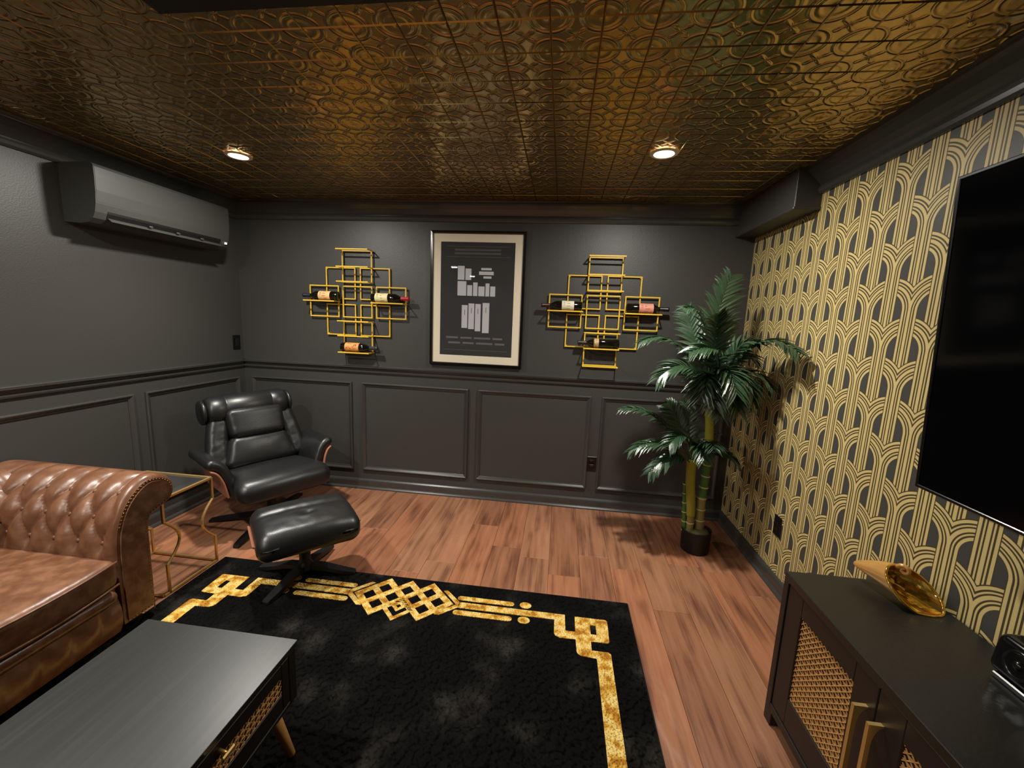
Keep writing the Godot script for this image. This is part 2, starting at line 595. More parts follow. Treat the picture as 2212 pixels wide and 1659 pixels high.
func build_shell() -> void:
	# floor slab, and planks lying on it as pieces of their own
	var st := S()
	span(st, Vector3(LEFT - 0.1, -0.12, BACK - 0.1), Vector3(RIGHT + 0.1, -0.008, REAR + 0.1), 0.0)
	var floor_ := struct("floor", st, M.subfloor, "reddish brown wood plank floor running towards the back wall", "floor")
	var rng := RandomNumberGenerator.new()
	rng.seed = 11
	var pw := 0.19
	var rest := S()
	for i in range(-15, 8):
		var x0 := maxf(0.003 + i * pw, LEFT)
		var x1 := minf(0.003 + (i + 1) * pw, RIGHT)
		if x1 - x0 < 0.02: continue
		var z := BACK - rng.randf() * 1.0
		while z < REAR:
			var z0 := maxf(z, BACK)
			var ln := 1.22
			var z1 := minf(z + ln, REAR)
			z += ln
			if z1 - z0 < 0.03: continue
			var p := S()
			plank(p, x0, x1, z0, z1, rng)
			part(floor_, "plank", p, M.planks[rng.randi_range(0, M.planks.size() - 1)])
	# walls with thickness
	st = S()
	span(st, Vector3(LEFT - 0.15, -0.12, BACK - 0.15), Vector3(RIGHT + 0.15, CEIL + 0.1, BACK), 0.0)
	var back := struct("wall_back", st, M.paint, "charcoal back wall with moulded wainscot panels below the chair rail", "wall")
	st = S()
	span(st, Vector3(LEFT - 0.15, -0.12, BACK - 0.1), Vector3(LEFT, CEIL + 0.1, REAR + 0.1), 0.0)
	var left := struct("wall_left", st, M.paint, "charcoal left wall with wainscot behind the brown sofa", "wall")
	st = S()
	span(st, Vector3(LEFT - 0.15, -0.12, REAR), Vector3(RIGHT + 0.15, CEIL + 0.1, REAR + 0.15), 0.0)
	struct("wall_front", st, M.paint, "plain charcoal wall closing the room behind the viewer", "wall")
	st = S()
	span(st, Vector3(RIGHT, -0.12, BACK - 0.1), Vector3(RIGHT + 0.15, CEIL + 0.1, REAR + 0.1), 0.0)
	var right := struct("wall_right", st, M.paint, "right wall papered with gold and charcoal overlapping arches", "wall")
	# the paper itself: one printed sheet on the right wall
	st = S()
	var u := func(z: float) -> float: return (z + 1.8988) / WP_W
	var v := func(y: float) -> float: return -(y - 1.8425) / (2.0 * WP_V)
	var px := RIGHT - 0.0015
	quad_uv(st, [Vector3(px, 0.0, BACK), Vector3(px, 0.0, REAR), Vector3(px, 2.30, REAR), Vector3(px, 2.30, BACK)],
		[Vector2(u.call(BACK), v.call(0.0)), Vector2(u.call(REAR), v.call(0.0)), Vector2(u.call(REAR), v.call(2.30)), Vector2(u.call(BACK), v.call(2.30))])
	part(right, "wallpaper", st, M.wallpaper, "gold arch pattern wallpaper")
	# ceiling and its stamped tiles
	st = S()
	span(st, Vector3(LEFT - 0.15, CEIL + 0.003, BACK - 0.15), Vector3(RIGHT + 0.15, CEIL + 0.12, REAR + 0.15), 0.0)
	var ceil_ := struct("ceiling", st, M.tin_back, "bronze stamped tin tile ceiling with a grid of raised rosettes", "ceiling")
	var a := 0.1524
	var tile_mesh := S()
	tin_tile(tile_mesh, Vector3.ZERO, a)
	tile_mesh.generate_normals()
	var tm := tile_mesh.commit()
	var field := S()
	for j in range(-12, 28):
		for i in range(-17, 9):
			var c := Vector3(-0.086 + (i + 0.5) * a, CEIL + 0.003, -1.319 + (j + 0.5) * a)
			if j >= -7 and j <= 3:
				var t := part(ceil_, "ceiling_tile", tm, M.tin)
				t.position = c
			else:
				tin_tile(field, c, a)
	part(ceil_, "tile_field", field, M.tin).set_meta("kind", "stuff")
	# mouldings
	var runs := [["back", Vector3(LEFT, 0, BACK), Vector3(RIGHT, 0, BACK), Vector3.BACK], ["left", Vector3(LEFT, 0, REAR), Vector3(LEFT, 0, BACK), Vector3.RIGHT], ["right", Vector3(RIGHT - 0.002, 0, BACK), Vector3(RIGHT - 0.002, 0, REAR), Vector3.LEFT]]
	var k := 1
	for r in runs:
		var lift := func(y: float) -> Array: return [r[1] + Vector3(0, y, 0), r[2] + Vector3(0, y, 0)]
		st = S()
		sweep(st, BASE, lift.call(0.0), r[3])
		struct("baseboard_" + r[0], st, M.trim, "charcoal baseboard with quarter round along the %s wall" % r[0], "baseboard")
		st = S()
		sweep(st, CROWN, lift.call(2.228), r[3])
		struct("trim_%d" % k, st, M.trim, "charcoal crown moulding between the %s wall and the tin ceiling" % r[0], "crown moulding")
		k += 1
		if r[0] == "right": continue
		st = S()
		sweep(st, RAIL, lift.call(1.0154), r[3])
		struct("trim_%d" % k, st, M.trim, "charcoal chair rail moulding along the %s wall" % r[0], "chair rail")
		k += 1
	# picture-frame panels of the wainscot
	for p in [[-2.6417, -1.7289], [-1.643, -0.7263], [-0.6495, 0.2615], [0.3443, 1.262]]:
		st = S()
		sweep(st, MOULD, [Vector3(p[0], 0.1688, BACK), Vector3(p[1], 0.1688, BACK), Vector3(p[1], 0.9323, BACK), Vector3(p[0], 0.9323, BACK)], Vector3.BACK, true)
		part(back, "panel_moulding", st, M.trim)
	for p in [[-2.353, -3.158], [-1.36, -2.276], [-0.367, -1.283], [0.626, -0.29], [1.62, 0.70]]:
		st = S()
		sweep(st, MOULD, [Vector3(LEFT, 0.1688, p[0]), Vector3(LEFT, 0.1688, p[1]), Vector3(LEFT, 0.9323, p[1]), Vector3(LEFT, 0.9323, p[0])], Vector3.RIGHT, true)
		part(left, "panel_moulding", st, M.trim)
	# boxed-in duct in the far right corner
	st = S()
	span(st, Vector3(1.198, 2.148, BACK), Vector3(RIGHT, CEIL, -2.485), 0.003)
	span(st, Vector3(1.190, 2.148, BACK), Vector3(RIGHT, 2.164, -2.476), 0.004)
	struct("soffit_corner", st, M.paint, "charcoal boxed soffit under the ceiling in the far right corner", "soffit")

func plank(st: SurfaceTool, x0: float, x1: float, z0: float, z1: float, rng: RandomNumberGenerator) -> void:
	var g := 0.0005
	var b := 0.0024
	var y0 := -0.0016
	var ou := rng.randf()
	var ov := rng.randf()
	var q := [Vector3(x0 + b, 0, z0 + b), Vector3(x0 + b, 0, z1 - b), Vector3(x1 - b, 0, z1 - b), Vector3(x1 - b, 0, z0 + b)]
	var e := [Vector3(x0 + g, y0, z0 + g), Vector3(x0 + g, y0, z1 - g), Vector3(x1 - g, y0, z1 - g), Vector3(x1 - g, y0, z0 + g)]
	var uv := func(p: Vector3) -> Vector2: return Vector2(ou + (p.x - x0) / 0.42, ov + (p.z - z0) / 1.5)
	quad_uv(st, q, q.map(uv))
	for k in 4:
		var n := (k + 1) % 4
		var f := [q[k], e[k], e[n], q[n]]
		f.reverse()
		if (f[1] - f[0]).cross(f[2] - f[0]).y < 0: f.reverse()
		quad_uv(st, f, f.map(uv))

func tin_tile(st: SurfaceTool, c: Vector3, a: float) -> void:
	var h := a * 0.5 - 0.0007
	var i := h - 0.0035
	var lo := -0.0042
	var inn := [Vector3(-i, lo, -i), Vector3(i, lo, -i), Vector3(i, lo, i), Vector3(-i, lo, i)]
	var out := [Vector3(-h, 0, -h), Vector3(h, 0, -h), Vector3(h, 0, h), Vector3(-h, 0, h)]
	var uv := func(p: Vector3) -> Vector2: return Vector2(p.x / (2.0 * h) + 0.5, p.z / (2.0 * h) + 0.5)
	quad_uv(st, inn.map(func(p): return p + c), inn.map(uv))
	for k in 4:
		var n := (k + 1) % 4
		var f := [out[k], out[n], inn[n], inn[k]]
		var flat := Vector2(0.5, 0.02)
		quad_uv(st, f.map(func(p): return p + c), [flat, flat, flat, flat])

# ------------------------------------------------------------------ things on the walls
func wine_rack(cx: float, cy: float, label: String) -> void:
	var t := thing("wall_wine_rack", label, "wine rack", Vector3(cx, cy, BACK), 0.0, "geometric gold wall racks")
	var w := 0.0095
	var zc := 0.019
	var hs := 0.127 - w * 0.5
	for q in [[-0.1455, 0.1455], [0.1455, 0.1455], [-0.1455, -0.1455], [0.1455, -0.1455], [0.0, 0.0], [-0.284, 0.0], [0.284, 0.0], [0.0, 0.2785], [0.0, -0.2815]]:
		var zz: float = zc - 0.0052 if absf(q[0]) == 0.1455 else zc + 0.0052
		var st := S()
		for s in [-1.0, 1.0]:
			box(st, Vector3(q[0], q[1] + s * hs, zz), Vector3(0.254, w, w), 0.0012)
			box(st, Vector3(q[0] + s * hs, q[1], zz), Vector3(w, 0.254 - 2 * w, w), 0.0012)
		part(t, "square_frame", st, M.gold_paint)
	for q in [[0.0, 0.401], [0.0, 0.268], [0.0, 0.154], [0.0, -0.155], [0.0, -0.273], [0.0, -0.406], [-0.284, -0.002], [0.284, -0.004]]:
		var st := S()
		box(st, Vector3(q[0], q[1], 0.110), Vector3(0.264, w, w), 0.0012)
		for s in [-1.0, 1.0]:
			box(st, Vector3(q[0] + s * (0.132 - w * 0.5), q[1], 0.058), Vector3(w * 0.8, w * 0.8, 0.096), 0.001)
		part(t, "shelf", st, M.gold_paint)
	for q in [[-0.262, 0.262], [0.262, 0.262], [-0.262, -0.262], [0.262, -0.262]]:
		var st := S()
		span(st, Vector3(q[0] - 0.006, q[1] - 0.006, 0.0), Vector3(q[0] + 0.006, q[1] + 0.006, zc - 0.006), 0.001)
		part(t, "mounting_tab", st, M.gold_paint)

func bottle(x: float, y: float, dir: float, label: String, capsule: Color, lab: Array, r := 0.037) -> void:   # lies along x on a rack shelf, neck towards dir; lab = from, to, paper, ink, busy, seed
	var t := thing("wine_bottle", label, "wine bottle", Vector3(x, y + r + 0.0048, BACK + 0.070), 0.0, "wine bottles lying on the gold racks")
	var xf := Transform3D(Basis(Vector3(0, 0, 1), -PI / 2 * dir), Vector3.ZERO)
	var st := S(true)
	lathe(st, [Vector2(0, 0.012), Vector2(r - 0.012, 0.004), Vector2(r - 0.004, 0.0), Vector2(r, 0.008), Vector2(r, 0.185), Vector2(r - 0.004, 0.200), Vector2(r * 0.68, 0.217), Vector2(0.0155, 0.232), Vector2(0.0142, 0.245), Vector2(0.0140, 0.302), Vector2(0.0, 0.303)], 28, xf)
	part(t, "glass_body", st, M.glass_wine)
	st = S(true)
	lathe(st, [Vector2(0.0146, 0.240), Vector2(0.0152, 0.242), Vector2(0.0150, 0.292), Vector2(0.0160, 0.294), Vector2(0.0160, 0.304), Vector2(0.013, 0.3062), Vector2(0, 0.3062)], 20, xf)
	part(t, "capsule", st, mat(capsule, 0.35))
	st = S(true)
	var n := 24
	for i in n:
		var a0 := -1.9 + 3.8 * i / n + PI / 2
		var a1 := -1.9 + 3.8 * (i + 1) / n + PI / 2
		var q := []
		for e in [[lab[0], a0], [lab[0], a1], [lab[1], a1], [lab[1], a0]]:
			q.append(Vector3(dir * e[0], -cos(e[1] - PI / 2 + PI / 2) * (r + 0.0006), sin(e[1]) * (r + 0.0006)))
		var uvs := [Vector2(0, 1.0 - float(i) / n), Vector2(0, 1.0 - float(i + 1) / n), Vector2(1, 1.0 - float(i + 1) / n), Vector2(1, 1.0 - float(i) / n)]
		if dir < 0:
			for k in 4: uvs[k].x = 1.0 - uvs[k].x
		var mid: Vector3 = (q[0] + q[2]) * 0.5
		if (q[1] - q[0]).cross(q[2] - q[0]).dot(Vector3(0, mid.y, mid.z)) < 0:
			q.reverse()
			uvs.reverse()
		quad_uv(st, q, uvs)
	var lm := mat(Color.WHITE, 0.6)
	lm.albedo_texture = label_art(lab[5], lab[2], lab[3], lab[4])
	part(t, "paper_label", st, lm)

func build_poster() -> void:
	var x0 := -1.0522
	var x1 := -0.3062
	var y0 := 1.1225
	var y1 := 2.1627
	var t := thing("framed_poster", "large black framed poster with wide cream mat between the two gold racks", "poster", Vector3((x0 + x1) / 2, y0, BACK))
	var hw := (x1 - x0) / 2
	var hh := y1 - y0
	var loop := [Vector3(-hw, 0, 0.001), Vector3(hw, 0, 0.001), Vector3(hw, hh, 0.001), Vector3(-hw, hh, 0.001)]
	var st := S()
	sweep(st, [Vector2(0, 0), Vector2(0, 0.022), Vector2(0.003, 0.026), Vector2(0.014, 0.028), Vector2(0.019, 0.024), Vector2(0.022, 0.018), Vector2(0.022, 0.0)], loop, Vector3.BACK, true)
	part(t, "frame", st, M.plate)
	var f := 0.021
	var m := 0.061
	st = S()
	span(st, Vector3(-hw + f, f, 0.002), Vector3(hw - f, f + m, 0.014), 0.001)
	span(st, Vector3(-hw + f, hh - f - m, 0.002), Vector3(hw - f, hh - f, 0.014), 0.001)
	span(st, Vector3(-hw + f, f + m, 0.002), Vector3(-hw + f + m, hh - f - m, 0.014), 0.001)
	span(st, Vector3(hw - f - m, f + m, 0.002), Vector3(hw - f, hh - f - m, 0.014), 0.001)
	part(t, "mat_board", st, M.cream, "cream mat board")
	st = S()
	var a := hw - f - m + 0.003
	quad_uv(st, [Vector3(-a, f + m - 0.003, 0.011), Vector3(a, f + m - 0.003, 0.011), Vector3(a, hh - f - m + 0.003, 0.011), Vector3(-a, hh - f - m + 0.003, 0.011)], [Vector2(0, 1), Vector2(1, 1), Vector2(1, 0), Vector2(0, 0)])
	part(t, "print", st, M.print, "black print with pale blocks")
	st = S()
	quad(st, Vector3(-hw + f - 0.002, f - 0.002, 0.0165), Vector3(hw - f + 0.002, f - 0.002, 0.0165), Vector3(hw - f + 0.002, hh - f + 0.002, 0.0165), Vector3(-hw + f - 0.002, hh - f + 0.002, 0.0165))
	part(t, "glass_pane", st, M.pane)

func outlet(at: Vector3, turn: float, label: String, switch_: bool) -> void:
	var t := thing("light_switch" if switch_ else "power_outlet", label, "switch" if switch_ else "outlet", at, turn)
	var st := S()
	box(st, Vector3(0, 0, 0.003), Vector3(0.077, 0.120, 0.006), 0.002)
	part(t, "cover_plate", st, M.plate)
	if switch_:
		st = S()
		box(st, Vector3(0, 0, 0.008), Vector3(0.034, 0.066, 0.006), 0.001, Basis(Vector3.RIGHT, 0.06))
		part(t, "rocker", st, M.black)
		return
	for s in [-1.0, 1.0]:
		st = S()
		box(st, Vector3(0, s * 0.020, 0.0072), Vector3(0.034, 0.030, 0.004), 0.0015)
		var sock := part(t, "socket", st, M.black_gloss)
		st = S()
		for d in [-1.0, 1.0]:
			box(st, Vector3(d * 0.0065, s * 0.020 + 0.003, 0.0093), Vector3(0.002, 0.008, 0.0008), 0.0001)
		part(sock, "slot", st, M.chrome)

func build_ac() -> void:
	var t := thing("air_conditioner", "grey wall-mounted mini split air conditioner high on the left wall", "air conditioner", Vector3(LEFT, 1.926, -2.465))
	var hl := 0.445
	var prof := [Vector2(0.0, 0.006), Vector2(0.10, 0.0), Vector2(0.150, 0.006), Vector2(0.180, 0.028), Vector2(0.196, 0.060), Vector2(0.206, 0.105), Vector2(0.212, 0.170), Vector2(0.214, 0.240), Vector2(0.213, 0.290), Vector2(0.205, 0.304), Vector2(0.190, 0.309), Vector2(0.0, 0.309)]
	var st := S()
	prism(st, PackedVector2Array(prof), Transform3D(), -hl, hl)
	part(t, "body", st, M.ac)
	st = S()
	var fp := [Vector2(0.197, 0.076), Vector2(0.207, 0.112), Vector2(0.2135, 0.170), Vector2(0.2155, 0.240), Vector2(0.2148, 0.288), Vector2(0.200, 0.30), Vector2(0.18, 0.20)]
	prism(st, PackedVector2Array(fp), Transform3D(), -hl + 0.004, hl - 0.004)
	part(t, "front_panel", st, M.ac)
	st = S()
	var op := [Vector2(0.183, 0.030), Vector2(0.1985, 0.060), Vector2(0.2005, 0.072), Vector2(0.16, 0.07), Vector2(0.15, 0.03)]
	prism(st, PackedVector2Array(op), Transform3D(), -hl + 0.07, hl - 0.062)
	part(t, "air_outlet", st, M.black)
	st = S()
	bar(st, Vector3(0.196, 0.030, -hl + 0.074), Vector3(0.196, 0.030, hl - 0.068), 0.030, 0.004, Vector3(0.6, 0.8, 0))
	part(t, "vane", st, M.ac)
	for z in [-0.21, -0.03, 0.15]:
		st = S(true)
		soft(st, Vector3(0.014, 0.012, 0.022), 0.005, Vector3i(1, 1, 1), func(p): return p + Vector3(0.204, 0.042, z))
		part(t, "vane_clip", st, M.ac)
	st = S()
	box(st, Vector3(0.2005, 0.050, -hl + 0.028), Vector3(0.004, 0.014, 0.020), 0.001, Basis(Vector3.BACK, -0.25))
	part(t, "indicator_light", st, M.led, "small lit white indicator")

func build_tv() -> void:
	var tilt := 0.053
	var t := thing("television", "large black flat screen television tilted down on the right wall", "television", Vector3(1.150, 1.028, -0.565))
	t.rotation.z = tilt
	var hw := 0.832
	var h := 0.930
	var st := S()
	span(st, Vector3(0.004, 0.0, -hw), Vector3(0.045, h, hw), 0.004)
	span(st, Vector3(0.045, 0.10, -hw + 0.15), Vector3(0.070, h - 0.25, hw - 0.15), 0.006)
	part(t, "casing", st, M.black)
	st = S()
	var loop := [Vector3(0.0045, 0, -hw), Vector3(0.0045, 0, hw), Vector3(0.0045, h, hw), Vector3(0.0045, h, -hw)]
	sweep(st, [Vector2(0, 0), Vector2(0.0, 0.004), Vector2(0.002, 0.005), Vector2(0.008, 0.005), Vector2(0.010, 0.003), Vector2(0.010, 0)], loop, Vector3.LEFT, true)
	part(t, "bezel", st, M.plate)
	st = S()
	quad(st, Vector3(0.0030, 0.009, -hw + 0.009), Vector3(0.0030, 0.009, hw - 0.009), Vector3(0.0030, h - 0.009, hw - 0.009), Vector3(0.0030, h - 0.009, -hw + 0.009))
	part(t, "screen", st, M.screen, "dark glossy switched-off screen")
	st = S()
	span(st, Vector3(0.070, 0.30, -0.20), Vector3(0.13, 0.62, 0.20), 0.004)
	span(st, Vector3(0.10, 0.34, -0.24), Vector3(0.178, 0.58, 0.24), 0.004)
	part(t, "wall_bracket", st, M.black)

# ------------------------------------------------------------------ furniture
func build_rug() -> void:
	var x0 := -1.95
	var x1 := 0.437
	var z0 := -2.080
	var z1 := 0.92
	var t := thing("area_rug", "black plush rug with gold interlaced border design on the plank floor", "rug", Vector3((x0 + x1) / 2, 0.0006, (z0 + z1) / 2))
	var hx := (x1 - x0) / 2
	var hz := (z1 - z0) / 2
	var st := S()
	box(st, Vector3(0, 0.0055, 0), Vector3(hx * 2, 0.011, hz * 2), 0.004)
	part(t, "pile", st, M.pile)
	st = S(true)
	var loop := []
	for c in [[-1, -1], [1, -1], [1, 1], [-1, 1], [-1, -1]]: loop.append(Vector3(c[0] * (hx - 0.001), 0.005, c[1] * (hz - 0.001)))
	for k in 4: tube(st, [loop[k], loop[k + 1]], 0.0048, 6)
	part(t, "bound_edge", st, M.black)
	# gold pile: coordinates measured from the middle of the rear edge: x to the right, y towards the middle of the rug
	var zr := -hz
	for end in [1.0, -1.0]:
		var xf := Transform3D(Basis(Vector3.RIGHT, Vector3(0, 0, end), Vector3(0, -end, 0)), Vector3(0, 0, zr * end))
		var put := func(called: String, polys: Array) -> void:
			var s := S()
			for p in polys: prism(s, PackedVector2Array(p), xf, -0.0135 * end if end > 0 else 0.008, -0.008 if end > 0 else 0.0135)
			part(t, called, s, M.gold_pile, "gold pile")
		for sd in [1.0, -1.0]:
			var mir := func(p: Array) -> Array: return p.map(func(q): return Vector2(q.x * sd, q.y))
			# stepped corner: three pieces round the small square hole
			put.call("gold_corner", [
				mir.call([Vector2(0.30, 0.153), Vector2(0.856, 0.153), Vector2(0.858, 0.262), Vector2(0.906, 0.262), Vector2(0.906, 0.310), Vector2(0.830, 0.312), Vector2(0.808, 0.300), Vector2(0.803, 0.285), Vector2(0.803, 0.196), Vector2(0.30, 0.196)]),
				mir.call([Vector2(0.906, 0.157), Vector2(1.060, 0.157), Vector2(1.068, 0.165), Vector2(1.068, 0.204), Vector2(0.906, 0.204)]),
				mir.call([Vector2(0.906, 0.204), Vector2(0.980, 0.204), Vector2(0.980, 0.266), Vector2(0.906, 0.310)]),
				mir.call([Vector2(1.008, 0.204), Vector2(1.068, 0.204), Vector2(1.064, 0.304), Vector2(1.058, 0.310), Vector2(1.008, 0.266)]),
				mir.call([Vector2(0.980, 0.266), Vector2(1.008, 0.266), Vector2(1.058, 0.310), Vector2(0.978, 0.312), Vector2(0.906, 0.310)]),
				mir.call([Vector2(0.906, 0.310), Vector2(0.978, 0.312), Vector2(0.978, 0.366), Vector2(1.054, 0.366), Vector2(1.064, 0.376), Vector2(1.064, 0.420), Vector2(0.998, 0.420), Vector2(0.996, 0.410), Vector2(0.926, 0.404), Vector2(0.912, 0.392), Vector2(0.908, 0.380)]),
			])
			put.call("gold_side_band", [mir.call([Vector2(0.998, 0.420), Vector2(1.064, 0.420), Vector2(1.064, hz), Vector2(0.998, hz)])])
			put.call("gold_bar", [mir.call(rounded_bar(0.285, 0.590, 0.121, 0.016))])
			put.call("gold_bar", [mir.call(rounded_bar(0.285, 0.590, 0.230, 0.017))])
			for y in [0.118, 0.227]:
				var dot := []
				for k in 18: dot.append(Vector2(0.650 + 0.031 * cos(TAU * k / 18), y + 0.024 * sin(TAU * k / 18)))
				put.call("gold_dot", [mir.call(dot)])
			# chevron that closes the knot
			put.call("gold_chevron", [mir.call([Vector2(0.196, 0.080), Vector2(0.218, 0.074), Vector2(0.310, 0.160), Vector2(0.310, 0.188), Vector2(0.288, 0.174)]), mir.call([Vector2(0.288, 0.174), Vector2(0.310, 0.188), Vector2(0.222, 0.262), Vector2(0.196, 0.262), Vector2(0.196, 0.250)])])
		# the knot: bands round nine diamond cells
		var cells := [Vector2i(-2, -1), Vector2i(-1, 0), Vector2i(-1, -1), Vector2i(-1, -2), Vector2i(-2, -2), Vector2i(0, 0), Vector2i(1, 0), Vector2i(0, 1), Vector2i(1, 1)]
		var hw := 0.024
		var cs := 0.125
		var k := []
		var seen := {}
		var rot := func(a: float, b: float) -> Vector2: return Vector2((a + b) / 2, 0.175 + (a - b) / 2)
		var rect := func(a0: float, a1: float, b0: float, b1: float) -> Array: return [rot.call(a0, b0), rot.call(a1, b0), rot.call(a1, b1), rot.call(a0, b1)]
		for c in cells:
			for e in [[c.x, c.y, 0], [c.x + 1, c.y, 0], [c.x, c.y, 1], [c.x, c.y + 1, 1]]:
				if not seen.has(str(e)):
					seen[str(e)] = true
					var A: float = e[0] * cs
					var B: float = e[1] * cs
					if e[2] == 0: k.append(rect.call(A - hw, A + hw, B + hw, B + cs - hw))
					else: k.append(rect.call(A + hw, A + cs - hw, B - hw, B + hw))
			for e in [[c.x, c.y], [c.x + 1, c.y], [c.x, c.y + 1], [c.x + 1, c.y + 1]]:
				var key := "n" + str(e)
				if not seen.has(key):
					seen[key] = true
					k.append(rect.call(e[0] * cs - hw, e[0] * cs + hw, e[1] * cs - hw, e[1] * cs + hw))
		put.call("gold_knot", k)
		var dia := []
		for s in 4:
			var d0: Vector2 = [Vector2(0, -1), Vector2(1, 0), Vector2(0, 1), Vector2(-1, 0)][s]
			var d1: Vector2 = [Vector2(1, 0), Vector2(0, 1), Vector2(-1, 0), Vector2(0, -1)][s]
			var o := Vector2(0, 0.258)
			dia.append([o + d0 * 0.084, o + d1 * 0.084, o + d1 * 0.054, o + d0 * 0.054])
			o = Vector2(0, 0.236)
			dia.append([o + d0 * 0.040, o + d1 * 0.040, o + d1 * 0.014, o + d0 * 0.014])
		put.call("gold_diamond", dia)

func rounded_bar(x0: float, x1: float, y: float, r: float) -> Array:
	var p := []
	for k in 7: p.append(Vector2(x1 - r + r * sin(PI * k / 6), y - r * cos(PI * k / 6)))
	for k in 7: p.append(Vector2(x0 + r - r * sin(PI * k / 6), y + r * cos(PI * k / 6)))
	return p

class Line2:
	var p := []
	var acc := [0.0]
	func _init(pts: Array) -> void:
		p = pts
		for i in range(1, p.size()): acc.append(acc[-1] + p[i].distance_to(p[i - 1]))
	func length() -> float: return acc[-1]
	func at(s: float) -> Array:      # point and tangent at arc length s
		var i := clampi(acc.bsearch(s) - 1, 0, p.size() - 2)
		var t: float = (s - acc[i]) / maxf(acc[i + 1] - acc[i], 1e-6)
		var a = p[i]
		var b = p[i + 1]
		var i2 := clampi(i + (1 if t > 0.5 else -1), 0, p.size() - 2)
		var d0 = (b - a).normalized()
		var d1 = (p[i2 + 1] - p[i2]).normalized()
		var m := absf(t - 0.5)
		return [a.lerp(b, t), d0.lerp(d1, m).normalized()]

const TUFT_U := 0.125
const TUFT_V := 0.24
func tuft(u: float, s: float) -> float:     # height of the padding; s measured from the lowest row of buttons, three rows 0.12 apart
	var a := u / TUFT_U + clampf(s, -0.03, 0.27) / TUFT_V
	var b := u / TUFT_U - clampf(s, -0.03, 0.27) / TUFT_V
	var d := pow(absf(sin(PI * a) * sin(PI * b)), 0.42)
	var e := pow(absf(sin(PI * (u / TUFT_U + (0.0 if s < 0.12 else 0.0)))), 0.5)
	var m := smoothstep(0.235, 0.285, s) + smoothstep(0.0, -0.03, s)
	return lerpf(d, e, clampf(m, 0, 1))

func padded(st: SurfaceTool, cv: Line2, length: float, s0: float, rise: float, amp: float, place: Callable, flip := false, nu := 110, nv := 84, round_end := 0.0) -> void:   # a cover of given profile along a line, tufted between s0 and s0 + rise
	grid(st, nu, nv, func(u: float, v: float) -> Vector3:
		var s: float = cv.length() * v
		var q: Array = cv.at(s)
		var n := Vector2(q[1].y, -q[1].x)
		var x := length * u
		var edge := smoothstep(0.0, 0.05, x) * smoothstep(length, length - 0.075, x) 
		var on := smoothstep(s0 - 0.07, s0 - 0.02, s) * smoothstep(s0 + rise, s0 + rise - 0.10, s)
		var h := (tuft(x - length + 0.075, s - s0) - 1.0) * amp * edge * on
		var k := clampf((x - length + 0.045) / 0.045, 0.0, 1.0)
		var c: Vector2 = q[0] + n * (h - round_end * (1.0 - sqrt(1.0 - k * k)))
		return place.call(x, c), flip)

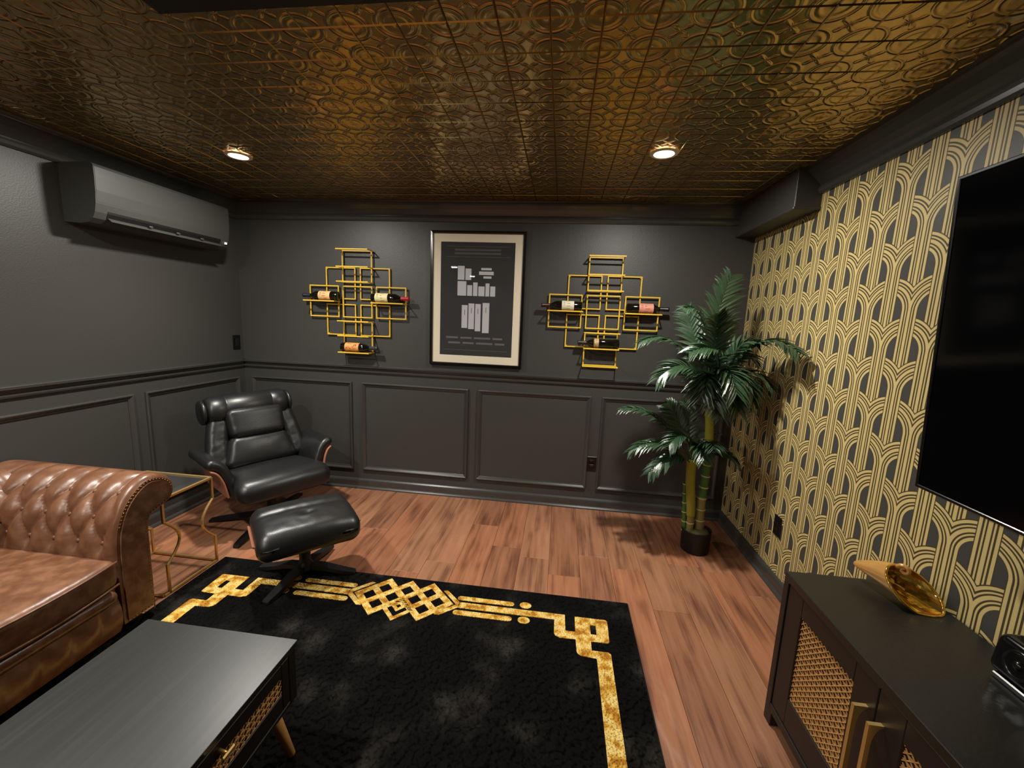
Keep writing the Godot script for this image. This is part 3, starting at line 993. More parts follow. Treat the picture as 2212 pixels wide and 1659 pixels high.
func build_sofa() -> void:
	var t := thing("tufted_sofa", "brown leather tufted sofa with rolled arms along the left wall", "sofa", Vector3(-2.28, 0, -0.6))
	var o := t.position
	var mid := -1.21        # the near arm is the far arm mirrored: z' = mid - z
	var arm := [Vector2(-1.425, 0.30), Vector2(-1.428, 0.42), Vector2(-1.437, 0.50), Vector2(-1.458, 0.57), Vector2(-1.500, 0.640), Vector2(-1.560, 0.692), Vector2(-1.625, 0.712), Vector2(-1.700, 0.692), Vector2(-1.744, 0.645), Vector2(-1.750, 0.590), Vector2(-1.722, 0.545), Vector2(-1.670, 0.522), Vector2(-1.625, 0.505), Vector2(-1.612, 0.470), Vector2(-1.610, 0.30), Vector2(-1.608, 0.045)]
	var cv := Line2.new(spline(arm, 5))
	var xb := -2.690
	var ln := 0.802
	var ball := S(true)
	lathe(ball, [Vector2(0, -0.004), Vector2(0.0085, -0.002), Vector2(0.0095, 0.001), Vector2(0.007, 0.004), Vector2(0, 0.0055)], 14)
	ball.generate_normals()
	var button := ball.commit()
	for side in [1.0, -1.0]:
		var zz := func(z: float) -> float: return (z if side > 0 else mid - z)
		var st := S(true)
		padded(st, cv, ln, 0.155, 0.42, 0.034, func(x: float, c: Vector2) -> Vector3: return Vector3(xb + x, c.y, zz.call(c.x)) - o, side < 0, 130, 84, 0.024)
		var a := part(t, "rolled_arm", st, M.cognac)
		# front of the arm: outline filled, and a raised panel inside it
		var outline := spline(arm, 5)
		var poly := PackedVector2Array()
		for p in outline: poly.append(Vector2(-p.x, p.y))
		poly.append(Vector2(1.428, 0.045))
		var xf := Transform3D(Basis(Vector3(0, 0, -1), Vector3.UP, Vector3.RIGHT), Vector3(0, 0, 0))
		if side < 0: xf = Transform3D(Basis(Vector3(0, 0, 1), Vector3.UP, Vector3.RIGHT), Vector3(0, 0, mid))
		st = S()
		var inner: PackedVector2Array = Geometry2D.offset_polygon(poly, -0.036)[0]
		var lip: PackedVector2Array = Geometry2D.offset_polygon(poly, -0.022)[0]
		xf.origin -= o
		prism(st, lip, xf, xb + ln - 0.05, xb + ln + 0.001)
		prism(st, inner, xf, xb + ln - 0.01, xb + ln + 0.008)
		part(a, "front_panel", st, M.cognac)
		st = S(true)
		var trim := Line2.new(Array(Geometry2D.offset_polygon(poly, -0.029)[0]).map(func(q): return Vector3(q.x, q.y, 0)))
		var s := 0.0
		while s < trim.length():
			var q: Vector3 = trim.at(s)[0]
			s += 0.0155
			if q.x < 1.47 and q.y < 0.55 or q.y < 0.06: continue
			soft(st, Vector3(0.009, 0.009, 0.006), 0.0028, Vector3i(1, 1, 1), func(p): return xf * (p + Vector3(q.x, q.y, xb + ln + 0.002)))
		var nails := part(a, "nailhead_trim", st, M.nail, "brass nailheads")
		nails.set_meta("kind", "stuff")
		if side > 0:
			for row in 3:
				for k in 6:
					var x := ln - 0.075 - TUFT_U * (k + (0.5 if row == 1 else 0.0))
					if x < 0.1: continue
					var q: Array = cv.at(0.155 + row * 0.12)
					var n := Vector2(q[1].y, -q[1].x)
					var b := part(a, "button", button, M.cognac)
					var up := Vector3(0, n.y, n.x)
					b.transform = Transform3D(Basis(Vector3.RIGHT, up, Vector3.RIGHT.cross(up)), Vector3(xb + x, q[0].y, q[0].x) + up * -0.027 - o)
	# back
	var bk := [Vector2(-2.440, 0.30), Vector2(-2.445, 0.42), Vector2(-2.455, 0.50), Vector2(-2.475, 0.57), Vector2(-2.510, 0.640), Vector2(-2.555, 0.692), Vector2(-2.610, 0.710), Vector2(-2.660, 0.695), Vector2(-2.688, 0.650), Vector2(-2.690, 0.59), Vector2(-2.675, 0.50), Vector2(-2.670, 0.30), Vector2(-2.670, 0.045)]
	var cb := Line2.new(spline(bk, 5))
	var st := S(true)
	padded(st, cb, 1.90, 0.155, 0.40, 0.034, func(x: float, c: Vector2) -> Vector3: return Vector3(c.x, c.y, 0.345 - x) - o, false, 190, 70)
	part(t, "back", st, M.cognac)
	# cushions
	for k in 3:
		var zc := -1.150 + k * 0.5455
		st = S(true)
		soft(st, Vector3(0.62, 0.120, 0.540), 0.030, Vector3i(10, 2, 10), func(p: Vector3) -> Vector3:
			var fx := 1.0 - pow(absf(p.x) / 0.31, 2.0)
			var fz := 1.0 - pow(absf(p.z) / 0.27, 2.0)
			var q := p
			q.y += 0.022 * maxf(fx, 0.0) * maxf(fz, 0.0) * (1.0 if p.y > 0 else 0.0)
			if p.x > 0: q.x += 0.030 * maxf(fz, 0.0) * p.x / 0.31
			return q + Vector3(-2.155, 0.352, zc) - o)
		var c := part(t, "seat_cushion", st, M.cognac)
		for y in [0.052, -0.052]:
			st = S(true)
			var wl := []
			for e in 13:
				var z := -0.262 + 0.524 * e / 12.0
				wl.append(Vector3(0.310 + 0.030 * maxf(1.0 - pow(z / 0.27, 2.0), 0.0), y, z) + Vector3(-2.156, 0.352, zc) - o)
			tube(st, wl, 0.0045, 8)
			part(c, "piping", st, M.cognac)
	# front rail, rolled bead and padded apron
	st = S()
	span(st, Vector3(-2.66, 0.20, -1.44) - o, Vector3(-1.900, 0.297, 0.23) - o, 0.004)
	part(t, "seat_deck", st, M.cognac)
	st = S(true)
	soft(st, Vector3(0.08, 0.056, 1.63), 0.026, Vector3i(1, 1, 40), func(p: Vector3) -> Vector3: return p + Vector3(-1.892, 0.238, -0.605) - o)
	part(t, "front_bead", st, M.cognac)
	st = S(true)
	grid(st, 120, 14, func(u: float, v: float) -> Vector3:
		var y := lerpf(0.045, 0.212, v)
		var z := lerpf(0.225, -1.435, u)
		return Vector3(-1.892 + 0.022 * pow(absf(sin(PI * z / 0.105)), 0.5) * sin(PI * v), y, z) - o)
	span(st, Vector3(-2.66, 0.045, -1.44) - o, Vector3(-1.895, 0.205, 0.23) - o, 0.002)
	part(t, "front_apron", st, M.cognac)
	for q in [[-1.985, -1.52], [-1.985, 0.31], [-2.60, -1.52], [-2.60, 0.31]]:
		st = S(true)
		lathe(st, [Vector2(0.0, 0.0), Vector2(0.018, 0.0), Vector2(0.027, 0.012), Vector2(0.030, 0.03), Vector2(0.024, 0.048)], 16, Transform3D(Basis(), Vector3(q[0], 0, q[1]) - o))
		part(t, "foot", st, M.seam)

func star_base(t: Node3D, angles: Array, reach: float, top: float) -> void:
	var st := S(true)
	lathe(st, [Vector2(0, 0.030), Vector2(0.046, 0.030), Vector2(0.048, 0.055), Vector2(0.034, 0.075), Vector2(0.030, 0.085), Vector2(0.030, top)], 20)
	part(t, "column", st, M.black)
	for a in angles:
		var d := Vector3(sin(deg_to_rad(a)), 0, cos(deg_to_rad(a)))
		st = S()
		var side := d.cross(Vector3.UP)
		var top_line := []
		var prof := [[0.03, 0.062, 0.026], [0.10, 0.058, 0.026], [reach - 0.06, 0.030, 0.022], [reach - 0.005, 0.020, 0.019], [reach, 0.012, 0.016]]
		for k in prof.size() - 1:
			var p: Array = prof[k]
			var q: Array = prof[k + 1]
			var f := func(e: Array, s: float, up: bool) -> Vector3: return d * e[0] + side * s * e[2] + Vector3.UP * (e[1] if up else maxf(0.001, e[1] - 0.024))
			quad_out(st, f.call(p, -1, true), f.call(p, 1, true), f.call(q, 1, true), f.call(q, -1, true), Vector3.UP)
			quad_out(st, f.call(p, -1, false), f.call(p, 1, false), f.call(q, 1, false), f.call(q, -1, false), Vector3.DOWN)
			for s in [-1.0, 1.0]: quad_out(st, f.call(p, s, true), f.call(q, s, true), f.call(q, s, false), f.call(p, s, false), side * s)
		var e: Array = prof[-1]
		quad_out(st, d * e[0] + side * e[2] + Vector3.UP * e[1], d * e[0] - side * e[2] + Vector3.UP * e[1], d * e[0] - side * e[2] + Vector3.UP * 0.001, d * e[0] + side * e[2] + Vector3.UP * 0.001, d)
		part(t, "foot", st, M.black)

func build_recliner() -> void:
	var t := thing("recliner_chair", "black leather recliner with bolster headrest in the corner behind the ottoman", "armchair", Vector3(-2.020, 0.0005, -2.585), deg_to_rad(59.0))
	var wob := noise(FastNoiseLite.TYPE_SIMPLEX_SMOOTH, 9.0, 4, 2)
	var crinkle := noise(FastNoiseLite.TYPE_SIMPLEX_SMOOTH, 28.0, 8, 2)
	star_base(t, [42.0, -52.0, 128.0, -130.0], 0.405, 0.27)
	var st := S(true)
	soft(st, Vector3(0.46, 0.035, 0.44), 0.016, Vector3i(8, 1, 8), func(p: Vector3) -> Vector3: return p + Vector3(0, 0.268 - 0.10 * p.z * p.z, 0.0))
	part(t, "seat_pan", st, M.veneer)
	# seat: waterfall front wider than the back
	st = S(true)
	soft(st, Vector3(0.53, 0.135, 0.56), 0.055, Vector3i(18, 3, 18), func(p: Vector3) -> Vector3:
		var f := smoothstep(0.06, 0.22, p.z)
		var q := p
		q.x *= lerpf(1.0, 1.14, f)
		q.y += 0.014 * (1.0 - pow(absf(p.x) / 0.27, 2.0)) * (1.0 if p.y > 0 else 0.2)
		q.y -= 0.030 * smoothstep(0.16, 0.29, p.z) + 0.035 * smoothstep(0.1, -0.25, p.z)
		q.z += 0.022 * (1.0 - pow(absf(p.x) / 0.27, 2.0)) * f
		q.y += 0.002 * wob.get_noise_3dv(p)
		return q + Vector3(0, 0.358, 0.030))
	part(t, "seat_cushion", st, M.leather)
	# back, leaning 25 degrees
	var lean := Transform3D(Basis(Vector3.RIGHT, deg_to_rad(-20.0)), Vector3(0, 0.375, -0.170))
	st = S(true)
	soft(st, Vector3(0.56, 0.46, 0.05), 0.022, Vector3i(14, 10, 1), func(p: Vector3) -> Vector3:
		var q := p
		q.x *= lerpf(1.04, 0.84, clampf((p.y + 0.23) / 0.46, 0, 1))
		q.z += 0.9 * p.x * p.x
		return lean * (q + Vector3(0, 0.20, -0.05)))
	part(t, "back_shell", st, M.leather)
	for s in [-1.0, 1.0]:
		st = S(true)
		soft(st, Vector3(0.135, 0.40, 0.105), 0.046, Vector3i(4, 18, 3), func(p: Vector3) -> Vector3:
			var q := p
			q.z += 0.004 * crinkle.get_noise_3d(p.x * 0.4, p.y * 2.2, s)
			var g := (p.y + 0.20) / 0.40
			q.x += s * (0.262 - 0.062 * g * g)
			return lean * (q + Vector3(0, 0.205, 0.022)))
		part(t, "side_bolster", st, M.leather)
	st = S(true)
	soft(st, Vector3(0.44, 0.225, 0.13), 0.050, Vector3i(14, 8, 4), func(p: Vector3) -> Vector3:
		var q := p
		q.x *= lerpf(1.12, 0.84, clampf((p.y + 0.11) / 0.22, 0, 1))
		q.z += 0.018 * (1.0 - pow(absf(p.x) / 0.22, 2.0)) * (1.0 - pow(absf(p.y) / 0.115, 2.0)) + 0.002 * wob.get_noise_3dv(p)
		return lean * (q + Vector3(0, 0.110, 0.050)))
	part(t, "lower_back_cushion", st, M.leather)
	st = S(true)
	soft(st, Vector3(0.375, 0.215, 0.12), 0.045, Vector3i(14, 8, 4), func(p: Vector3) -> Vector3:
		var q := p
		q.x *= lerpf(0.94, 1.04, clampf((p.y + 0.11) / 0.22, 0, 1))
		q.z += 0.014 * (1.0 - pow(absf(p.x) / 0.19, 2.0)) + 0.003 * crinkle.get_noise_3d(p.x * 0.5, p.y * 1.2, 3.0) * smoothstep(0.10, 0.17, absf(p.x))
		return lean * (q + Vector3(0, 0.310, 0.066)))
	part(t, "lumbar_pillow", st, M.leather)
	# headrest roll
	var roll := Transform3D(Basis(Vector3.BACK, PI / 2 + 0.03), Vector3(-0.020, 0.788, -0.305))
	st = S(true)
	lathe(st, [Vector2(0.0, -0.262), Vector2(0.076, -0.262), Vector2(0.092, -0.254), Vector2(0.101, -0.236), Vector2(0.105, -0.205), Vector2(0.1055, -0.152), Vector2(0.1025, -0.148), Vector2(0.1055, -0.144), Vector2(0.1065, 0.0), Vector2(0.1055, 0.144), Vector2(0.1025, 0.148), Vector2(0.1055, 0.152), Vector2(0.105, 0.205), Vector2(0.101, 0.236), Vector2(0.092, 0.254), Vector2(0.076, 0.262), Vector2(0.0, 0.262)], 40, roll)
	var hd := part(t, "headrest", st, M.leather)
	for s in [-1.0, 1.0]:
		st = S(true)
		lathe(st, [Vector2(0.0, -0.014), Vector2(0.076, -0.014), Vector2(0.085, -0.009), Vector2(0.088, 0.0), Vector2(0.085, 0.009), Vector2(0.076, 0.014), Vector2(0.0, 0.014)], 32, Transform3D(Basis(), Vector3(0, 0.278 * s, 0)).rotated(Vector3.BACK, 0.0))
		var cap := part(hd, "end_cap", st, M.leather)
		cap.transform = roll
	for s in [-1.0, 1.0]:
		st = S()
		var z := -0.06
		span(st, Vector3(s * 0.10 - 0.02, 0.34, -0.30) , Vector3(s * 0.10 + 0.02, 0.36, -0.25), 0.004)
		part(t, "hinge", st, M.black)
	# arms: curved pads on bent veneer
	for s in [-1.0, 1.0]:
		var cl := Line2.new(spline([Vector2(0.268, 0.285), Vector2(0.280, 0.36), Vector2(0.296, 0.43), Vector2(0.325, 0.490), Vector2(0.366, 0.522), Vector2(0.408, 0.530)], 8))
		var bend := func(p: Vector3, off: float, zc: float) -> Vector3:
			var q: Array = cl.at(clampf(p.x + cl.length() * 0.5, 0.0, cl.length()))
			var n := Vector2(-q[1].y, q[1].x)
			var c: Vector2 = q[0] + n * (p.y + off) + q[1] * (maxf(0.0, p.x - cl.length() * 0.5) + minf(0.0, p.x + cl.length() * 0.5))
			return Vector3(s * c.x, c.y, p.z + zc)
		st = S(true)
		soft(st, Vector3(cl.length(), 0.064, 0.38), 0.029, Vector3i(16, 1, 12), func(p: Vector3) -> Vector3: return bend.call(Vector3(p.x, p.y + 0.004 * wob.get_noise_3dv(p), p.z), 0.0, -0.030 - 0.10 * (p.x + 0.17)) if s > 0 else bend.call(Vector3(p.x, p.y + 0.004 * wob.get_noise_3dv(p), p.z), 0.0, -0.030 - 0.10 * (p.x + 0.17)))
		var a := part(t, "armrest", flipped(st) if s < 0 else st, M.leather)
		st = S(true)
		soft(st, Vector3(cl.length() - 0.050, 0.012, 0.388), 0.006, Vector3i(16, 1, 4), func(p: Vector3) -> Vector3: return bend.call(p, -0.038, -0.026 - 0.10 * (p.x + 0.17)))
		part(a, "veneer_shell", flipped(st) if s < 0 else st, M.veneer, "reddish wood veneer shell")

func flipped(st: SurfaceTool) -> SurfaceTool:     # turns the faces of a mirrored shape outside again
	var m := st.commit_to_arrays()
	var v: PackedVector3Array = m[Mesh.ARRAY_VERTEX]
	var o := S(true)
	for k in range(0, v.size(), 3):
		o.add_vertex(v[k]); o.add_vertex(v[k + 2]); o.add_vertex(v[k + 1])
	return o

func build_ottoman() -> void:
	var t := thing("ottoman", "black leather footstool on star base at the rear edge of the rug", "ottoman", Vector3(-1.384, 0.0125, -2.013), deg_to_rad(44.0))
	star_base(t, [44.0 + 10.0, 44.0 - 98.0, 44.0 + 91.0, 44.0 - 179.0].map(func(a): return a + 2.0 - 0.0), 0.28, 0.26)
	var wob := noise(FastNoiseLite.TYPE_SIMPLEX_SMOOTH, 9.0, 14, 2)
	var st := S(true)
	soft(st, Vector3(0.50, 0.155, 0.390), 0.055, Vector3i(26, 2, 24), func(p: Vector3) -> Vector3:
		var q := p
		if p.y > 0:
			q.y += 0.016 * (1.0 - pow(absf(p.x) / 0.25, 2.0))
			q.y -= 0.013 * exp(-pow((p.z + 0.055) / 0.020, 2.0)) * smoothstep(0.25, 0.20, absf(p.x))
			q.y -= 0.012 * exp(-pow(p.x / 0.035, 2.0)) * exp(-pow((p.z - 0.02) / 0.03, 2.0))
			q.y += 0.005 * sin(p.z * 120.0 + p.x * 60.0) * exp(-pow(p.x / 0.03, 2.0)) * exp(-pow((p.z - 0.03) / 0.05, 2.0))
			q.y -= 0.030 * pow(maxf(p.z, 0.0) / 0.19, 2.0)
		q.y += 0.003 * wob.get_noise_3dv(p)
		return q + Vector3(0.0, 0.327, 0.062))
	part(t, "cushion", st, M.leather)
	st = S(true)
	soft(st, Vector3(0.500, 0.014, 0.250), 0.006, Vector3i(20, 1, 6), func(p: Vector3) -> Vector3:
		return p + Vector3(0, 0.245 + 0.085 * smoothstep(0.17, 0.248, absf(p.x)), 0.055) + Vector3(signf(p.x) * 0.013 * smoothstep(0.2, 0.24, absf(p.x)), 0, 0))
	part(t, "veneer_shell", st, M.veneer, "reddish wood veneer shell")

func build_side_table() -> void:
	var x1 := -1.975
	var x0 := -2.40
	var z0 := -2.045
	var z1 := -1.745
	var t := thing("side_table", "gold metal side table with curved legs between sofa and recliner", "side table", Vector3((x0 + x1) / 2, 0, (z0 + z1) / 2))
	var o := t.position
	var r := 0.008
	var st := S()
	for e in [[x0, z0, x1, z0], [x1, z0, x1, z1], [x1, z1, x0, z1], [x0, z1, x0, z0]]:
		bar(st, Vector3(e[0], 0.525, e[1]) - o, Vector3(e[2], 0.525, e[3]) - o, 0.013, 0.013)
	part(t, "top_frame", st, M.brass)
	st = S()
	quad(st, Vector3(x0 + 0.006, 0.529, z1 - 0.006) - o, Vector3(x1 - 0.006, 0.529, z1 - 0.006) - o, Vector3(x1 - 0.006, 0.529, z0 + 0.006) - o, Vector3(x0 + 0.006, 0.529, z0 + 0.006) - o)
	part(t, "glass_top", st, M.clear_glass)
	st = S()
	for e in [[x0, z0, x1, z0], [x1, z0, x1, z1 + 0.03], [x1, z1 + 0.03, x0, z1 + 0.03], [x0, z1 + 0.03, x0, z0]]:
		bar(st, Vector3(e[0], 0.009, e[1]) - o, Vector3(e[2], 0.009, e[3]) - o, 0.012, 0.012)
	part(t, "base_frame", st, M.brass)
	for q in [[x0, z0, 1.0], [x1, z0, 1.0], [x0, z1, -1.0], [x1, z1, -1.0]]:
		st = S()
		var c := Vector3(q[0], 0, q[1])
		bar(st, c + Vector3(0, 0.525, 0) - o, c + Vector3(0, 0.398, 0) - o, 0.012, 0.012, Vector3.RIGHT)
		bar(st, c + Vector3(0, 0.165, 0) - o, c + Vector3(0, 0.004, 0) - o, 0.012, 0.012, Vector3.RIGHT)
		var pts := []
		for k in 15:
			var a := PI * k / 14.0
			pts.append(c + Vector3(0, lerpf(0.400, 0.163, k / 14.0), q[2] * 0.080 * sin(a)) - o)
		tube(st, pts, 0.0075, 8)
		part(t, "leg", st, M.brass)

func lattice(st: SurfaceTool, w: float, h: float, row: float, xf: Transform3D, r := 0.0013) -> void:   # woven cane: level strands and two slanting families meeting at the same crossings
	var strand := func(a: Vector2, b: Vector2, lift: float) -> void:
		bar(st, xf * Vector3(a.x, a.y, lift), xf * Vector3(b.x, b.y, lift), r * 2.0, r * 2.0, xf.basis.z, 0.0005)
	var n := int(round(h / row))
	for k in n + 1: strand.call(Vector2(-w / 2, -h / 2 + h * k / n), Vector2(w / 2, -h / 2 + h * k / n), 0.0)
	var half := row * 0.5
	for fam in [-1.0, 1.0]:
		var shift := h * half / row
		var c := -w / 2 - shift
		c = ceilf(c / row) * row
		while c < w / 2 + shift:
			var a := Vector2(c - fam * shift, -h / 2)       # the slant passes through x = c at mid height
			var b := Vector2(c + fam * shift, h / 2)
			var t0 := 0.0
			var t1 := 1.0
			for lim in [[-w / 2, 1.0], [w / 2, -1.0]]:
				var da: float = (a.x - lim[0]) * lim[1]
				var db: float = (b.x - lim[0]) * lim[1]
				if da < 0 and db < 0: t1 = -1.0
				elif da < 0: t0 = maxf(t0, da / (da - db))
				elif db < 0: t1 = minf(t1, da / (da - db))
			if t1 - t0 > 0.01: strand.call(a.lerp(b, t0), a.lerp(b, t1), 0.0016 * fam)
			c += row

func build_coffee_table() -> void:
	var x0 := -1.372
	var x1 := -0.815
	var z0 := -1.127
	var z1 := -0.03
	var t := thing("coffee_table", "black wood coffee table with cane drawer and tapered oak legs on the rug", "coffee table", Vector3((x0 + x1) / 2, 0.0125, (z0 + z1) / 2))
	var o := t.position
	var st := S()
	var a := Vector3(x0, 0.398, z0) - o
	var b := Vector3(x1, 0.420, z1) - o
	box(st, (a + b) / 2, b - a, 0.002)
	var top := S()
	quad_uv(top, [Vector3(a.x, b.y + 0.0003, b.z), Vector3(b.x, b.y + 0.0003, b.z), Vector3(b.x, b.y + 0.0003, a.z), Vector3(a.x, b.y + 0.0003, a.z)].map(func(p): return p), [Vector2(0, 0), Vector2(1, 0), Vector2(1, 1), Vector2(0, 1)])
	var tp := part(t, "top", st, M.ebony)
	part(tp, "top_veneer", top, M.ebony)
	st = S()
	span(st, Vector3(x0 + 0.006, 0.212, z0 + 0.006) - o, Vector3(x1 - 0.026, 0.398, z1 - 0.006) - o, 0.002)
	span(st, Vector3(x1 - 0.026, 0.212, z0 + 0.006) - o, Vector3(x1 - 0.004, 0.398, z0 + 0.040) - o, 0.002)
	span(st, Vector3(x1 - 0.026, 0.212, z0 + 0.040) - o, Vector3(x1 - 0.004, 0.226, z1 - 0.006) - o, 0.002)
	part(t, "case", st, M.espresso)
	for k in 2:
		var d0 := z0 + 0.043 + k * 0.515
		var d1 := d0 + 0.510
		var dr := part(t, "drawer", frame_panel(d0, d1, 0.229, 0.395, 0.034, 0.060, 0.046, x1 - 0.022, x1 - 0.003, o), M.espresso)
		st = S()
		span(st, Vector3(x1 - 0.020, 0.24, d0 + 0.02) - o, Vector3(x1 - 0.014, 0.38, d1 - 0.02) - o, 0.001)
		part(dr, "cane_backing", st, M.cane_back)
		st = S()
		lattice(st, d1 - d0 - 0.068, 0.166 - 0.106, 0.020, Transform3D(Basis(Vector3(0, 0, -1), Vector3.UP, Vector3.RIGHT), Vector3(x1 - 0.008, 0.229 + 0.060 + 0.030, (d0 + d1) / 2) - o))
		part(dr, "cane_webbing", st, M.cane, "woven cane panel")
		st = S(true)
		var kz := (d0 + d1) / 2 + 0.02
		tube(st, [Vector3(x1 - 0.004, 0.366, kz) - o, Vector3(x1 + 0.020, 0.366, kz) - o], [0.008, 0.005], 12)
		var pl := part(dr, "pull", st, M.brass, "brass T-shaped pull")
		st = S()
		box(st, Vector3(x1 + 0.024, 0.366, kz) - o, Vector3(0.008, 0.016, 0.042), 0.003)
		part(pl, "pull_bar", st, M.brass)
	for q in [[x1 - 0.045, z0 + 0.075, 0.034, -0.035], [x0 + 0.045, z0 + 0.075, -0.034, -0.035], [x1 - 0.045, z1 - 0.075, 0.034, 0.035], [x0 + 0.045, z1 - 0.075, -0.034, 0.035]]:
		st = S(true)
		tube(st, [Vector3(q[0], 0.214, q[1]) - o, Vector3(q[0] + q[2], 0.019, q[1] + q[3]) - o, Vector3(q[0] + q[2], 0.0150, q[1] + q[3]) - o], [0.0195, 0.0125, 0.010], 20)
		part(t, "leg", st, M.oak)

func frame_panel(z0: float, z1: float, y0: float, y1: float, side: float, low: float, high: float, x0: float, x1: float, o: Vector3) -> SurfaceTool:   # four rails round an opening, facing x
	var st := S()
	span(st, Vector3(x0, y0, z0) - o, Vector3(x1, y1, z0 + side) - o, 0.002)
	span(st, Vector3(x0, y0, z1 - side) - o, Vector3(x1, y1, z1) - o, 0.002)
	span(st, Vector3(x0, y0, z0 + side) - o, Vector3(x1, y0 + low, z1 - side) - o, 0.002)
	span(st, Vector3(x0, y1 - high, z0 + side) - o, Vector3(x1, y1, z1 - side) - o, 0.002)
	return st

func build_console() -> void:
	var x0 := 0.878
	var x1 := 1.300
	var z0 := -1.518
	var z1 := 0.28
	var t := thing("media_console", "dark brown media console with cane doors and brass handles under the television", "cabinet", Vector3((x0 + x1) / 2, 0.0005, (z0 + z1) / 2))
	var o := Vector3(t.position.x, 0, t.position.z)
	var st := S()
	span(st, Vector3(x0, 0.590, z0) - o, Vector3(x1, 0.620, z1) - o, 0.002)
	part(t, "top", st, M.espresso_top)
	st = S()
	span(st, Vector3(x0 + 0.026, 0.055, z0) - o, Vector3(x1, 0.590, z1) - o, 0.002)
	span(st, Vector3(x0, 0.055, z0) - o, Vector3(x0 + 0.026, 0.590, z0 + 0.030) - o, 0.002)
	span(st, Vector3(x0, 0.055, z1 - 0.030) - o, Vector3(x0 + 0.026, 0.590, z1) - o, 0.002)
	span(st, Vector3(x0, 0.055, z0 + 0.03) - o, Vector3(x0 + 0.026, 0.085, z1 - 0.03) - o, 0.002)
	part(t, "carcass", st, M.espresso)
	for q in [[x0, z0], [x0, z1 - 0.046], [x1 - 0.046, z0], [x1 - 0.046, z1 - 0.046]]:
		st = S()
		span(st, Vector3(q[0], 0.0, q[1]) - o, Vector3(q[0] + 0.046, 0.056, q[1] + 0.046) - o, 0.002)
		part(t, "foot", st, M.espresso)
	var zd := z0 + 0.033
	for k in 4:
		var d0 := zd + k * 0.4335
		var d1 := d0 + 0.4305
		var dr := part(t, "door", frame_panel(d0, d1, 0.088, 0.587, 0.085, 0.106, 0.067, x0 + 0.004, x0 + 0.024, o), M.espresso)
		st = S()
		span(st, Vector3(x0 + 0.018, 0.15, d0 + 0.05) - o, Vector3(x0 + 0.024, 0.55, d1 - 0.05) - o, 0.001)
		part(dr, "cane_backing", st, M.cane_back)
		st = S()
		lattice(st, d1 - d0 - 0.170, 0.326, 0.0205, Transform3D(Basis(Vector3(0, 0, -1), Vector3.UP, Vector3.RIGHT), Vector3(x0 + 0.012, 0.357, (d0 + d1) / 2) - o), 0.0016)
		part(dr, "cane_webbing", st, M.cane, "woven cane panel")
		# arched bar handle next to the meeting edge
		var hz: float = d1 - 0.026 if k % 2 == 0 else d0 + 0.026
		var arch := PackedVector2Array()
		var y1 := 0.505
		var y0 := 0.195
		arch.append(Vector2(-0.004, y1)); arch.append(Vector2(0.036, y1)); arch.append(Vector2(0.036, y0)); arch.append(Vector2(-0.004, y0)); arch.append(Vector2(-0.004, y0 + 0.006))
		for e in 9: arch.append(Vector2(0.024 * sin(PI / 2 * e / 8.0), y0 + 0.006 + 0.060 * (1.0 - cos(PI / 2 * e / 8.0))))
		for e in 9: arch.append(Vector2(0.024 * cos(PI / 2 * e / 8.0), y1 - 0.066 + 0.060 * sin(PI / 2 * e / 8.0)))
		arch.append(Vector2(-0.004, y1 - 0.006))
		st = S()
		prism(st, arch, Transform3D(Basis(Vector3.LEFT, Vector3.UP, Vector3.FORWARD), Vector3(x0 + 0.004, 0, hz) - o), -0.0055, 0.0055)
		part(dr, "handle", st, M.brass, "arched brass handle")

func build_dish() -> void:
	var t := thing("shell_dish", "gold and amber glass shell dish on the media console", "decor dish", Vector3(1.18, 0.6208, -1.405))
	var tip := Vector3(-0.070, 0.054, -0.122)
	var mouth := Vector3(0.022, 0.050, 0.020)
	var ax := (mouth - tip).normalized()
	var up := (Vector3.UP - ax * ax.y).normalized()
	var sd := ax.cross(up)
	var crumple := noise(FastNoiseLite.TYPE_CELLULAR, 26.0, 3, 1)
	var body := func(s: float, th: float, inset: float) -> Vector3:
		var r := 0.060 * pow(s, 0.72) + 0.006 - inset
		var c := tip.lerp(mouth, s) + up * 0.010 * sin(PI * s)
		var lean := ax * (-0.060 * sin(th) * s * s - 0.030 * cos(th) * s * s)
		var p := c + up * sin(th) * r * 0.92 + sd * cos(th) * r * 1.0 + lean
		p.y = maxf(p.y, 0.0005 + inset * 0.5)
		return p
	var st := S(true)
	grid(st, 30, 40, func(u: float, v: float) -> Vector3: return body.call(u, TAU * v, 0.0))
	part(t, "outer_shell", st, M.amber_glass, "peach amber glass body")
	st = S()
	grid(st, 14, 34, func(u: float, v: float) -> Vector3:
		var s := 1.0 - 0.55 * u
		var p: Vector3 = body.call(s, TAU * v, 0.005 + 0.03 * u * u)
		return p + ax * 0.012 * crumple.get_noise_3dv(p * 1.0) + up * 0.010 * crumple.get_noise_3dv(p + Vector3(3, 1, 2)) * u, true)
	part(t, "inner_bowl", st, M.gold_leaf, "crumpled gold leaf interior")
	st = S(true)
	var ring := []
	for k in 49: ring.append(body.call(1.0, TAU * k / 48.0, 0.0015))
	tube(st, ring, 0.0042, 8, false)
	part(t, "rim", st, M.gold_leaf)
	st = S(true)
	var curl := []
	var rr := []
	for k in 20:
		var a := 1.2 + TAU * 1.3 * k / 19.0
		var rad := 0.004 + 0.013 * k / 19.0
		curl.append(tip.lerp(mouth, 0.80) + up * 0.056 + up * sin(a) * rad + ax * cos(a) * rad + sd * 0.006)
		rr.append(0.003 + 0.005 * k / 19.0)
	tube(st, curl, rr, 10)
	part(t, "spiral_curl", st, M.amber_glass)

